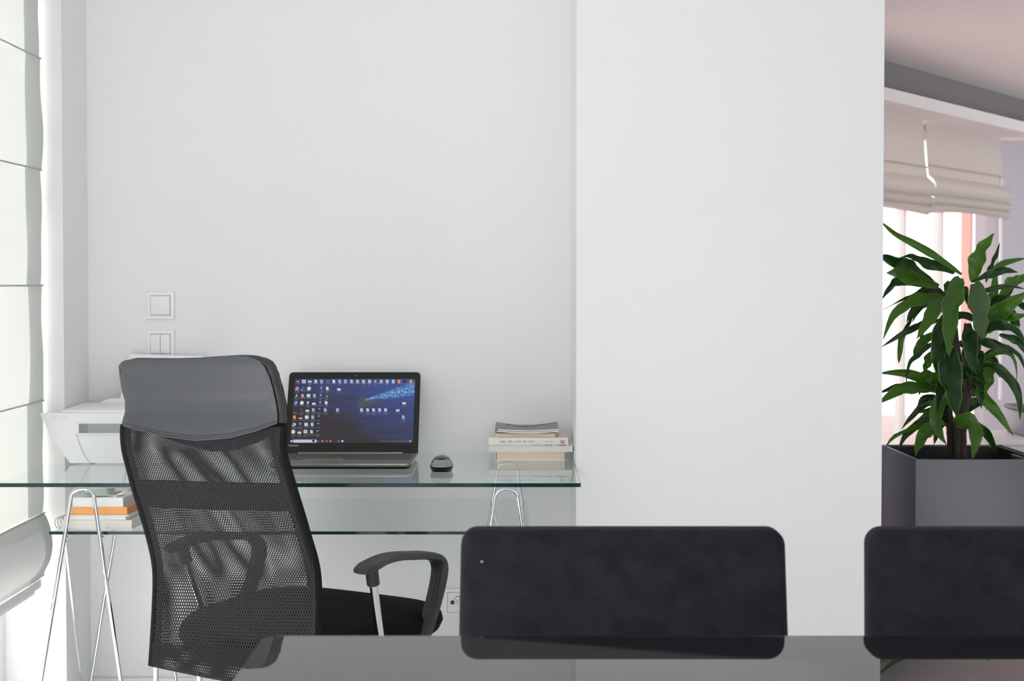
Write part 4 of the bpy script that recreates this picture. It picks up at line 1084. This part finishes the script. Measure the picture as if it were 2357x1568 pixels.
# lumbar band across (inside the sleeve)
def vat(py): 
    for i in range(len(Lpx) - 1):
        if Lpx[i][1] <= py <= Lpx[i + 1][1]: return (i + (py - Lpx[i][1]) / (Lpx[i + 1][1] - Lpx[i][1])) / 17
va, vb_ = vat(1104), vat(1165)
surf('lumbar_band', sub(back(0.004, 0.004), 0.02, 0.98, va, vb_), 24, 6, bpy.data.materials['frame_sleeve'], ch, thick=-0.006)
surf('lower_hem', sub(back(0.0146, 0.006), 0.02, 0.98, vat(1474), 0.998), 24, 6, mesh_solid, ch, uvscale=(WID, .05))
# chrome supports dropping from the frame and running under the seat
bl_ = samp(EL, 1.0); br_ = samp(ER, 1.0)
ZSEAT = at(850, 1377, SC.y + 0.12).z
for p, f_ in ((bl_ + RT * 0.012, 0.0), (bl_ + RT * 0.145 + Vector((0, 0, -.02)), 0.0), (br_ - RT * 0.012, 0.0)):
    P = [p + Vector((0, 0, 0.02)), p + Vector((0, 0, -0.06)), p + Vector((0, 0, -0.105)) + FW * 0.012, p + FW * 0.06 + Vector((0, 0, -0.120)), Vector((SC.x, SC.y, 0.29)) + (p - SC).dot(RT) * RT * 0.45 - FW * .05]
    tube('back_support', P, 0.0062, chrome, ch, seg=10, sm=5)
# seat cushion
def cushion(name, c0, hw, hd, z0, z1, m, par, e=3.2, crown=0.012):
    V = []; Ff = []; ns = 48
    prof = [(0.90, 0.0), (0.97, 0.18), (1.0, 0.45), (0.985, 0.72), (0.94, 0.90), (0.86, 1.0), (0.6, 1.06), (0.3, 1.09)]
    for r_, h in prof:
        for i in range(ns):
            a = 2 * math.pi * i / ns
            X = math.copysign(abs(math.cos(a)) ** (2 / e), math.cos(a)) * hw * r_; Y = math.copysign(abs(math.sin(a)) ** (2 / e), math.sin(a)) * hd * r_
            drop = -0.028 * max(0, Y / hd) ** 3
            V.append(c0 + RT * X + FW * Y + Vector((0, 0, z0 + (z1 - z0) * h + drop * h)))
    for j in range(len(prof) - 1):
        for i in range(ns): Ff.append((j * ns + i, j * ns + (i + 1) % ns, (j + 1) * ns + (i + 1) % ns, (j + 1) * ns + i))
    Ff.append(tuple(range(ns - 1, -1, -1))); Ff.append(tuple((len(prof) - 1) * ns + i for i in range(ns)))
    return mk(name, V, Ff, m, par, smooth='full')
cushion('seat', Vector((SC.x, SC.y, 0)) + FW * 0.062, 0.285, 0.305, ZSEAT - 0.088, ZSEAT - 0.006, black_fab, ch)
cushion('seat_pan', Vector((SC.x, SC.y, 0)), 0.22, 0.21, ZSEAT - 0.105, ZSEAT - 0.085, black_pl, ch)
box('tilt_mechanism', SC.x - .09, SC.x + .09, SC.y - .10, SC.y + .10, ZSEAT - 0.150, ZSEAT - 0.104, black_pl, ch, bevel=.01)
cyl('gas_lift', (SC.x, SC.y, 0.10), (SC.x, SC.y, ZSEAT - .149), 0.025, black_pl, ch)
cyl('hub', (SC.x, SC.y, 0.07), (SC.x, SC.y, 0.13), 0.045, black_pl, ch)
for i in range(5):
    a = TH + 2 * math.pi * i / 5; d = Vector((math.cos(a), math.sin(a), 0)); c0 = Vector((SC.x, SC.y, 0))
    tube('base_arm', [c0 + d * .03 + Vector((0, 0, .105)), c0 + d * .16 + Vector((0, 0, .09)), c0 + d * .29 + Vector((0, 0, .068))], [.028, .024, .017], black_pl, ch, seg=10, sm=3)
    e = c0 + d * .285; n_ = Vector((-d.y, d.x, 0))
    for s in (-1, 1): cyl('caster_wheel', e + n_ * s * .006 + Vector((0, 0, .0255)), e + n_ * s * .025 + Vector((0, 0, .0255)), .025, black_pl, ch, seg=18)
# arms: swept pad that becomes the front strut, chrome rear post with sleeve
def arm(s):
    O = Vector((SC.x, SC.y, 0)) + RT * s * 0.285
    L = lambda f_, z, r_=0: O + FW * f_ + RT * s * r_ + Vector((0, 0, z))
    zA = (at(865, 1288, (O + FW * -.12).y).z - 0.019) if s > 0 else arm.z
    arm.z = zA
    path = [L(-.150, zA - .004), L(-.115, zA + .002), L(-.06, zA + .008), L(.0, zA + .006), L(.07, zA - .004), L(.13, zA - .014), L(.185, zA - .030), L(.205, zA - .056), L(.196, zA - .095), L(.168, zA - .15), L(.13, zA - .205), L(.09, zA - .255)]
    wid = [.020, .029, .027, .026, .026, .026, .025, .024, .023, .022, .021, .020]
    P = catmull(path, 5); wd = []
    for i in range(len(wid) - 1): wd += [wid[i] + (wid[i + 1] - wid[i]) * q_ / 5 for q_ in range(5)]
    wd += [wid[-1]]
    # flattened section: wide across RT, thin along path normal
    V = []; Ff = []; ns = 14; n = len(P)
    for i in range(n):
        t = (P[min(i + 1, n - 1)] - P[max(i - 1, 0)]).normalized(); b = t.cross(RT).normalized()
        th = 0.0105 if i > 3 else 0.007 + 0.0009 * i
        for k_ in range(ns):
            a = 2 * math.pi * k_ / ns; ca = math.copysign(abs(math.cos(a)) ** .7, math.cos(a)); sa = math.copysign(abs(math.sin(a)) ** .7, math.sin(a))
            V.append(P[i] + RT * ca * wd[i] + b * sa * th)
    for i in range(n - 1):
        for k_ in range(ns): Ff.append((i * ns + k_, i * ns + (k_ + 1) % ns, (i + 1) * ns + (k_ + 1) % ns, (i + 1) * ns + k_))
    Ff.append(tuple(range(ns - 1, -1, -1))); Ff.append(tuple((n - 1) * ns + k_ for k_ in range(ns)))
    ar = mk('armrest', V, Ff, black_pl, ch, smooth=True)
    # inner rib of the strut
    tube('strut_rib', [p - (P[min(i + 37, n - 1)] - P[i + 35]).normalized().cross(RT).normalized() * 0.0 + Vector((0, 0, -.004)) - FW * 0.010 for i, p in enumerate(P[36:56])], 0.008, black_pl, ar, seg=8)
    pt = L(-.105, zA - .004); pb = L(-.020, ZSEAT - .11, -.02)
    dd = (pb - pt).normalized()
    cyl('post_sleeve', pt, pt + dd * .042, .0155, black_pl, ar, seg=18)
    cyl('post', pt + dd * .040, pb, .0100, chrome_s, ch, seg=16)
    cyl('arm_bolt', L(.085, ZSEAT - .10, -.01), L(.085, ZSEAT - .10, .028), .014, chrome_s, ch, seg=16)
    tube('arm_bracket', [L(.085, ZSEAT - .10, 0), L(.04, ZSEAT - .112, -.10), L(0.0, ZSEAT - .118, -.18)], .012, black_pl, ch, seg=10)
    tube('arm_bracket', [pb, L(-.02, ZSEAT - .115, -.18)], .009, black_pl, ch, seg=10)
arm(1); arm(-1)

# ------------------------------------------------------------------ dining table (black glass, foreground)
ZT = 0.75
YT = atz(1000, 1464, ZT).y
XT = atz(606, 1467, ZT).x
tb = thing('dining_table', 'black glass dining table with a polished edge in the foreground', 'table', (0.6, YT - 0.5, 0))
r = 0.02; X2 = 1.75; Y2 = YT - 1.0
pol = [(XT, Y2), (X2, Y2), (X2, YT), (XT + r, YT), (XT + r * .3, YT - r * .3), (XT, YT - r)]
V = [(x, y, ZT - .012) for x, y in pol] + [(x, y, ZT) for x, y in pol]; n = len(pol)
Fc = [tuple(range(n - 1, -1, -1)), tuple(range(n, 2 * n))] + [(i, (i + 1) % n, (i + 1) % n + n, i + n) for i in range(n)]
mk('table_top', V, Fc, None, tb, mats=[black_glass, bg_edge], fmat=[0, 0] + [1] * n)
mk('polished_edge', [(XT + r, YT - .004, ZT + .0002), (X2, YT - .004, ZT + .0002), (X2, YT, ZT + .0002), (XT + r, YT, ZT + .0002)], [(0, 1, 2, 3)], bg_edge, tb)
for x in (XT + .12, X2 - .12):
    for y in (Y2 + .12, YT - .2):
        box('leg', x - .025, x + .025, y - .025, y + .025, 0, ZT - .0122, black_pl, tb, bevel=.003)
box('apron', XT + .12, X2 - .12, YT - .215, YT - .185, ZT - .06, ZT - .0122, black_pl, tb)

# ------------------------------------------------------------------ dining chairs
def dining_chair():
    D = YT * 1.128
    xl_ = at(1061, 1300, D).x; xr_ = at(1809, 1300, D).x; zt_ = at(1400, 1221, D).z
    xc = (xl_ + xr_) / 2; hw = (xr_ - xl_) / 2
    c_ = thing('dining_chair', 'charcoal upholstered dining chair centred before the white partition wall', 'chair', (xc, D - .2, 0), 'charcoal dining chairs at the black table')
    # backrest: rounded slab, widening slightly downwards, leaning back at the top
    prof = []; nz_ = 12; V = []; Ff = []
    z0 = 0.40
    def outline(s, k):    # rounded rectangle in (x,z)
        pts = []; rr = 0.026
        hh = hw - k
        for cx_, cz, a0 in ((hh - rr, zt_ - rr - k, 0), (-(hh - rr), zt_ - rr - k, 90), (-(hh - rr), z0 + rr + k, 180), (hh - rr, z0 + rr + k, 270)):
            for q_ in range(7):
                a = math.radians(a0 + q_ * 15); x = cx_ + rr * math.cos(a); z = cz + rr * math.sin(a)
                x *= 1 + 0.03 * (zt_ - z) / (zt_ - z0)
                pts.append((x, z))
        return pts
    layers = [(0.000, 0.020), (0.002, 0.010), (0.007, 0.003), (0.014, 0.0), (0.040, 0.0), (0.048, 0.004), (0.052, 0.014)]
    np_ = 28
    for d_, k in layers:
        for x, z in outline(0, k):
            lean = 0.05 * (z - z0) / (zt_ - z0)
            V.append((xc + x, D - 0.05 + d_ + lean, z))
    for j in range(len(layers) - 1):
        for i in range(np_): Ff.append((j * np_ + i, j * np_ + (i + 1) % np_, (j + 1) * np_ + (i + 1) % np_, (j + 1) * np_ + i))
    Ff.append(tuple(range(np_ - 1, -1, -1))); Ff.append(tuple((len(layers) - 1) * np_ + i for i in range(np_)))
    mk('backrest', V, Ff, uphol, c_, smooth=True, auto=60)
    box('seat', xc - hw - .005, xc + hw + .005, D - .47, D - .055, .40, .475, uphol, c_, bevel=.022, bseg=4)
    for sx in (-1, 1):
        for sy in (0, 1):
            y = D - .43 if sy == 0 else D - .06
            tube('leg', [(xc + sx * (hw - .035), y, .405), (xc + sx * (hw - .02), y + (-.02 if sy == 0 else .03), 0.0)], [.018, .013], black_pl, c_, seg=10)
    lint = at(1109, 1292, D - 0.045)
    return c_, D, hw, xc
dc, DD, hw_, xc_ = dining_chair()
lint = at(1109, 1293, DD - 0.021)
cyl('lint_speck', lint, lint + Vector((0, -.0012, 0)), .0022, mat('lint', (.35, .27, .17), .9), dc, seg=8)
def dup(root, dx):
    r_ = root.copy(); C.objects.link(r_); r_.location = root.location + Vector((dx, 0.0, 0))
    for chd in list(root.children):
        if chd.name.startswith('lint'): continue
        c_ = chd.copy(); C.objects.link(c_); c_.parent = r_
    return r_
dx = at(1998, 1300, DD).x - (xc_ - hw_)
d2 = dup(dc, dx + .003); d2['label'] = 'charcoal upholstered dining chair below the planter, cut off at the right'

# ------------------------------------------------------------------ planter and plant
SB = 722.0
zr_ = CAMZ - 370 / SB
pf = atz(2108, 1058, zr_); pbk = atz(2305, 1023.5, zr_)
PX0 = pf.x; PX1 = pbk.x; PY0 = pf.y; PY1 = PY0 + (PX1 - PX0)
pl = thing('planter', 'tall square satin grey metal planter right of the partition wall', 'planter', ((PX0 + PX1) / 2, (PY0 + PY1) / 2, 0))
t_ = 0.006
def wallq(nm, x0, x1, y0, y1, m, z0=0.0, z1=None): return box(nm, x0, x1, y0, y1, z0, z1 or zr_, m, pl, bevel=.0015)
wallq('front_panel', PX0, PX1, PY0, PY0 + t_, plant_grey)
wallq('rear_panel', PX0, PX1, PY1 - t_, PY1, plant_grey)
wallq('side_panel', PX0, PX0 + t_, PY0 + t_, PY1 - t_, plant_grey)
wallq('side_panel', PX1 - t_, PX1, PY0 + t_, PY1 - t_, plant_grey)
g = .008; lt_ = .010
for x0_, x1_, y0_, y1_ in ((PX0 + g, PX1 - g, PY0 + g, PY0 + g + lt_), (PX0 + g, PX1 - g, PY1 - g - lt_, PY1 - g), (PX0 + g, PX0 + g + lt_, PY0 + g + lt_, PY1 - g - lt_), (PX1 - g - lt_, PX1 - g, PY0 + g + lt_, PY1 - g - lt_)):
    box('liner_rim', x0_, x1_, y0_, y1_, zr_ - .20, zr_ - .004, plant_dark, pl)
box('handle_tab', PX1 - g - lt_ - .018, PX1 - g - lt_, PY0 + .06, PY0 + .20, zr_ - .03, zr_ - .008, plant_dark, pl, bevel=.003)
zsoil = zr_ - .045
so = surf('soil', lambda u, v: (PX0 + .02 + (PX1 - PX0 - .04) * u, PY0 + .02 + (PY1 - PY0 - .04) * v, zsoil + .008 * math.sin(u * 17) * math.sin(v * 13) + .01 * math.sin(math.pi * u) * math.sin(math.pi * v)), 24, 24, soil_m, pl, thick=-.02)
PC = Vector(((PX0 + PX1) / 2, (PY0 + PY1) / 2, zsoil))
DC = PC.y
plt_ = thing('dracaena_plant', 'leafy green dracaena with ringed canes growing in the grey planter', 'plant', PC)
def leafmat(name, c1, c2):
    m = bpy.data.materials.new(name); m.use_nodes = True; nt = m.node_tree; b = nt.nodes['Principled BSDF']; out = nt.nodes['Material Output']
    uv = nt.nodes.new('ShaderNodeUVMap'); sp = nt.nodes.new('ShaderNodeSeparateXYZ'); nt.links.new(uv.outputs[0], sp.inputs[0])
    mp = nt.nodes.new('ShaderNodeMapping'); mp.inputs['Scale'].default_value = (16, 0.5, 1); nt.links.new(uv.outputs[0], mp.inputs[0])
    n = nt.nodes.new('ShaderNodeTexNoise'); n.inputs['Scale'].default_value = 3; n.inputs['Detail'].default_value = 2; nt.links.new(mp.outputs[0], n.inputs['Vector'])
    mx = nt.nodes.new('ShaderNodeMix'); mx.data_type = 'RGBA'; mx.inputs[6].default_value = c1 + (1,); mx.inputs[7].default_value = c2 + (1,); nt.links.new(n.outputs['Fac'], mx.inputs[0])
    # pale margin along both edges
    ab = nt.nodes.new('ShaderNodeMath'); ab.operation = 'ABSOLUTE'
    sb = nt.nodes.new('ShaderNodeMath'); sb.operation = 'SUBTRACT'; sb.inputs[1].default_value = 0.5; nt.links.new(sp.outputs[0], sb.inputs[0]); nt.links.new(sb.outputs[0], ab.inputs[0])
    gt = nt.nodes.new('ShaderNodeMath'); gt.operation = 'GREATER_THAN'; gt.inputs[1].default_value = 0.455; nt.links.new(ab.outputs[0], gt.inputs[0])
    mx2 = nt.nodes.new('ShaderNodeMix'); mx2.data_type = 'RGBA'; nt.links.new(gt.outputs[0], mx2.inputs[0]); nt.links.new(mx.outputs[2], mx2.inputs[6]); mx2.inputs[7].default_value = (0.13, 0.24, 0.045, 1)
    # brown dried tip
    tp_ = nt.nodes.new('ShaderNodeMath'); tp_.operation = 'GREATER_THAN'; tp_.inputs[1].default_value = 0.975; nt.links.new(sp.outputs[1], tp_.inputs[0])
    mx3 = nt.nodes.new('ShaderNodeMix'); mx3.data_type = 'RGBA'; nt.links.new(tp_.outputs[0], mx3.inputs[0]); nt.links.new(mx2.outputs[2], mx3.inputs[6]); mx3.inputs[7].default_value = (0.16, 0.09, 0.05, 1)
    nt.links.new(mx3.outputs[2], b.inputs['Base Color']); b.inputs['Roughness'].default_value = 0.27; b.inputs['Specular IOR Level'].default_value = 0.55
    tr = nt.nodes.new('ShaderNodeBsdfTranslucent'); hs = nt.nodes.new('ShaderNodeMix'); hs.data_type = 'RGBA'; hs.blend_type = 'MULTIPLY'; hs.inputs[0].default_value = 1
    nt.links.new(mx3.outputs[2], hs.inputs[6]); hs.inputs[7].default_value = (1.6, 1.8, 0.7, 1); nt.links.new(hs.outputs[2], tr.inputs[0])
    ms = nt.nodes.new('ShaderNodeMixShader'); ms.inputs[0].default_value = 0.32
    nt.links.new(b.outputs[0], ms.inputs[1]); nt.links.new(tr.outputs[0], ms.inputs[2]); nt.links.new(ms.outputs[0], out.inputs[0])
    return m
leaf_ms = [leafmat('leaf_green', (0.006, 0.050, 0.004), (0.100, 0.240, 0.022)), leafmat('leaf_dark', (0.002, 0.017, 0.005), (0.022, 0.075, 0.014)), leafmat('leaf_olive', (0.06, 0.11, 0.05), (0.09, 0.16, 0.065))]
lrg = random.Random(5)
def leaf3(P, wmax, mi, roll=0.0, parent=plt_):
    """P: 3D centre line; blade folded along the midrib with wavy margins"""
    P = catmull(P, max(3, 18 // max(1, len(P) - 1))); n = len(P); V = []; Ff = []; UV = []
    ph = lrg.random() * 6
    for i, p in enumerate(P):
        f = i / (n - 1)
        t = (P[min(i + 1, n - 1)] - P[max(i - 1, 0)]).normalized()
        view = (CAM - p).normalized(); side = t.cross(view)
        if side.length < .05: side = t.cross(Vector((0, 0, 1)))
        side.normalize(); nn = side.cross(t).normalized()
        rl = roll + 0.45 * math.sin(3.5 * f + ph)
        side2 = side * math.cos(rl) + nn * math.sin(rl); nn2 = side2.cross(t).normalized()
        wprof = (min(1, 0.30 + 1.9 * f) if f < .35 else 1.0) * (1 - max(0, (f - .40) / .60) ** 1.8)
        hw2 = max(0.0008, wmax / 2 * wprof)
        for k, s in enumerate((-1, -.55, 0, .55, 1)):
            wav = 0.19 * wmax * math.sin(f * 21 + ph + (0 if s < 0 else 1.7)) * abs(s) ** 2 * math.sin(math.pi * f)
            V.append(p + side2 * s * hw2 + nn2 * (abs(s) * hw2 * 0.38 + wav)); UV.append(((s + 1) / 2, f))
    for i in range(n - 1):
        for k in range(4): Ff.append((i * 5 + k, i * 5 + k + 1, (i + 1) * 5 + k + 1, (i + 1) * 5 + k))
    return mk('leaf', V, Ff, leaf_ms[mi], parent, smooth='full', uvs=UV)
def leafp(pts, wpx, d0, d1, mi=0, roll=0.0):
    n = len(pts); P = []
    for i, (x, y) in enumerate(pts):
        f = i / (n - 1); P.append(at(x, y, DC + d0 + (d1 - d0) * f))
    leaf3(P, wpx * (DC + (d0 + d1) / 2) / F * 1.08, mi, roll)
LV = [
 ([(2213, 632), (2165, 598), (2110, 565), (2060, 537), (2022, 505)], 17, 0, -.05, 0, .3), ([(2150, 655), (2094, 618), (2057, 600), (2020, 585)], 33, 0, -.10, 1, 0),
 ([(2197, 629), (2168, 615), (2131, 604), (2103, 589), (2072, 592)], 24, .05, .12, 1, .3), ([(2160, 660), (2103, 640), (2066, 626), (2040, 628)], 31, 0, -.16, 0, .1),
 ([(2130, 660), (2075, 648), (2053, 655), (2028, 692)], 20, .05, .08, 1, .2), ([(2175, 685), (2149, 677), (2116, 670), (2085, 685), (2026, 716)], 14, 0, .02, 1, .6),
 ([(2180, 695), (2153, 685), (2112, 687), (2081, 703), (2053, 731), (2033, 782)], 28, -.02, -.15, 0, 0), ([(2210, 640), (2204, 655), (2197, 694), (2190, 731), (2186, 777), (2184, 822)], 44, -.08, -.22, 0, 0),
 ([(2243, 652), (2250, 672), (2250, 713), (2255, 755), (2261, 783)], 46, -.06, -.20, 2, 0), ([(2178, 690), (2164, 700), (2146, 722), (2127, 750), (2110, 780)], 33, -.05, -.20, 0, .1),
 ([(2238, 648), (2247, 611), (2264, 572), (2288, 537)], 36, .02, .0, 0, .1), ([(2270, 650), (2279, 622), (2292, 592), (2301, 559)], 13, .05, .05, 1, .5),
 ([(2270, 632), (2294, 618), (2316, 604), (2365, 594)], 17, .05, .1, 0, .3), ([(2236, 650), (2279, 633), (2312, 622), (2343, 627)], 20, -.02, -.1, 1, .2),
 ([(2255, 790), (2270, 740), (2285, 680), (2293, 615)], 26, .08, .1, 0, 0), ([(2250, 672), (2273, 668), (2316, 659), (2362, 666)], 12, -.05, -.1, 1, .5),
 ([(2300, 690), (2325, 655), (2345, 645), (2370, 628)], 26, .05, .05, 0, 0), ([(2268, 760), (2283, 735), (2307, 713), (2334, 692), (2368, 668)], 40, -.02, -.12, 0, 0),
 ([(2258, 715), (2275, 700), (2307, 685), (2336, 660)], 22, .02, .1, 1, .1), ([(2272, 765), (2300, 738), (2325, 733), (2368, 724)], 30, -.02, -.1, 0, .1),
 ([(2258, 772), (2280, 752), (2307, 750), (2340, 765), (2364, 795)], 24, -.03, -.15, 1, .2), ([(2176, 730), (2170, 745), (2162, 790), (2160, 830), (2162, 870)], 40, -.04, -.15, 1, 0),
 ([(2190, 800), (2188, 828), (2188, 876), (2194, 920), (2202, 962)], 50, -.10, -.26, 1, 0), ([(2226, 745), (2230, 770), (2236, 818), (2249, 862)], 34, -.08, -.18, 1, 0),
 ([(2165, 905), (2139, 887), (2106, 866), (2068, 857), (2020, 860)], 24, 0, -.05, 0, .2), ([(2165, 900), (2119, 891), (2077, 893), (2049, 910), (2020, 932)], 28, -.02, -.1, 0, .1),
 ([(2140, 900), (2096, 895), (2068, 889), (2020, 906)], 20, .05, .02, 1, .2), ([(2180, 890), (2154, 872), (2135, 860), (2120, 856)], 30, -.02, -.06, 0, 0),
 ([(2180, 905), (2170, 912), (2158, 933), (2154, 971), (2165, 1000), (2179, 1024)], 29, -.05, -.14, 0, 0), ([(2172, 972), (2146, 981), (2127, 1000), (2116, 1025), (2108, 1050)], 30, -.05, -.17, 0, 0),
 ([(2200, 975), (2212, 969), (2234, 980), (2245, 1012), (2238, 1057)], 40, -.06, -.17, 0, 0), ([(2180, 975), (2148, 977), (2106, 983), (2058, 1004), (2029, 1045)], 14, -.02, -.15, 0, .3),
 ([(2178, 920), (2150, 923), (2125, 933), (2097, 962), (2075, 988)], 16, .03, .0, 1, .2), ([(2180, 960), (2150, 948), (2130, 945), (2113, 951)], 17, .04, .08, 0, .1),
 ([(2160, 950), (2127, 958), (2103, 985)], 10, .06, .1, 0, 0), ([(2238, 900), (2253, 904), (2278, 929), (2303, 962), (2332, 1003)], 26, -.02, -.1, 0, 0),
 ([(2256, 845), (2276, 842), (2307, 857), (2336, 891), (2347, 924), (2348, 968)], 23, .0, -.08, 1, .2), ([(2252, 845), (2263, 828), (2307, 812), (2336, 834), (2340, 883)], 11, .03, .05, 0, .3),
 ([(2255, 830), (2269, 818), (2310, 800), (2345, 820), (2362, 860)], 15, .05, .1, 1, .3), ([(2258, 835), (2271, 845), (2272, 876), (2267, 906)], 32, .02, .04, 0, 0),
 ([(2170, 800), (2142, 822), (2133, 837), (2126, 858)], 24, .05, .05, 0, 0), ([(2175, 775), (2142, 791), (2116, 814), (2093, 837), (2085, 885)], 13, -.03, -.1, 1, .6),
 ([(2160, 760), (2131, 780), (2112, 803), (2103, 820)], 20, .03, .0, 0, .2), ([(2110, 745), (2078, 770), (2071, 814), (2069, 837)], 13, .1, .1, 0, 0),
 ([(2180, 735), (2135, 742), (2085, 764), (2028, 800)], 17, .02, .05, 1, .2), ([(2160, 700), (2124, 707), (2100, 724), (2085, 755), (2068, 770)], 12, .05, .1, 1, .5),
 ([(2252, 790), (2271, 789), (2307, 799), (2336, 822)], 22, -.04, -.1, 1, .1), ([(2300, 770), (2343, 785), (2366, 822)], 18, .0, 0, 1, .1),
 ([(2205, 790), (2225, 800), (2222, 850), (2214, 880)], 26, .04, .02, 1, 0), ([(2250, 880), (2262, 890), (2268, 915), (2270, 945)], 14, .06, .06, 0, 0)]
for a in LV: leafp(*a)
# filling leaves around the cane tops
heads = [(2190, 700, 0.0), (2255, 740, 0.03), (2180, 900, 0.03), (2250, 850, .05), (2195, 980, .04)]
for hx_, hy, hd in heads:
    c0 = at(hx_, hy, DC + hd)
    for i in range(9):
        a = lrg.random() * 6.28; el = lrg.uniform(-.2, .8); L_ = lrg.uniform(.10, .20)
        d = Vector((math.cos(a) * .75, math.sin(a) * .9 + .25, el)).normalized()
        P = [c0, c0 + d * L_ * .4 + Vector((0, 0, .01)), c0 + d * L_ * .8 + Vector((0, 0, -.02)), c0 + d * L_ * 1.05 + Vector((0, 0, -.08))]
        leaf3(P, .034, 1, lrg.uniform(-.6, .6))
def cane(pts, wpx, d=0.0):
    P = [at(x, y, DC + d) for x, y in pts]
    P[0].z = min(P[0].z, zsoil - .01) if pts[0][1] > 1030 else P[0].z
    Pc = catmull(P, 10); rr = [wpx * .5 * DC / F * (1 + .07 * ((i % 4) == 0)) for i in range(len(Pc))]
    v, f = tubegeo(Pc, rr, 12); mk('cane', v, f, bark_m, plt_, smooth=True)
cane([(2213, 1062), (2212, 1000), (2216, 950), (2224, 900)], 25)
cane([(2222, 905), (2208, 840), (2196, 760), (2190, 690)], 17)
cane([(2226, 905), (2240, 862), (2250, 800), (2256, 735)], 15)
cane([(2240, 912), (2248, 880), (2256, 830)], 10, -.02)
cane([(2190, 1062), (2188, 1010), (2184, 950), (2178, 895)], 17, .02)
cane([(2200, 1062), (2203, 1010), (2196, 970)], 14, -.03)

# ------------------------------------------------------------------ furniture glimpsed in the far room
DQ = 6.6
cxl = at(2284, 1012, DQ).x; czt = at(2320, 1013, DQ).z
cab = thing('low_cabinet', 'low white cabinet by the far wall, seen past the planter', 'cabinet', (cxl + .6, DQ + .22, 0))
box('body', cxl, cxl + 1.2, DQ + .006, DQ + .45, 0.03, czt - .024, white_pl, cab)
box('top', cxl - .01, cxl + 1.21, DQ - .01, DQ + .46, czt - .0238, czt, white_pl, cab, bevel=.003)
for i in range(3):
    x = cxl + .01 + i * .395
    dr = box('drawer', x, x + .385, DQ - .008, DQ + .0055, .06, czt - .03, mat('drawer_white', (.75, .70, .68), .5), cab, bevel=.002)
box('plinth', cxl + .02, cxl + 1.18, DQ + .03, DQ + .43, 0, .0298, white_pl, cab)
bxl_ = at(2352, 960, DQ + .15).x; bzt = at(2350, 938, DQ + .15).z
bn = thing('storage_bin', 'grey bin with a dark lid standing on the low white cabinet', 'bin', (bxl_ + .12, DQ + .25, czt))
box('body', bxl_, bxl_ + .25, DQ + .12, DQ + .38, czt + .0005, bzt - .02, mat('bin_grey', (.40, .40, .44), .5), bn, bevel=.012)
box('lid', bxl_ - .006, bxl_ + .256, DQ + .114, DQ + .386, bzt - .0198, bzt, black_pl, bn, bevel=.006)
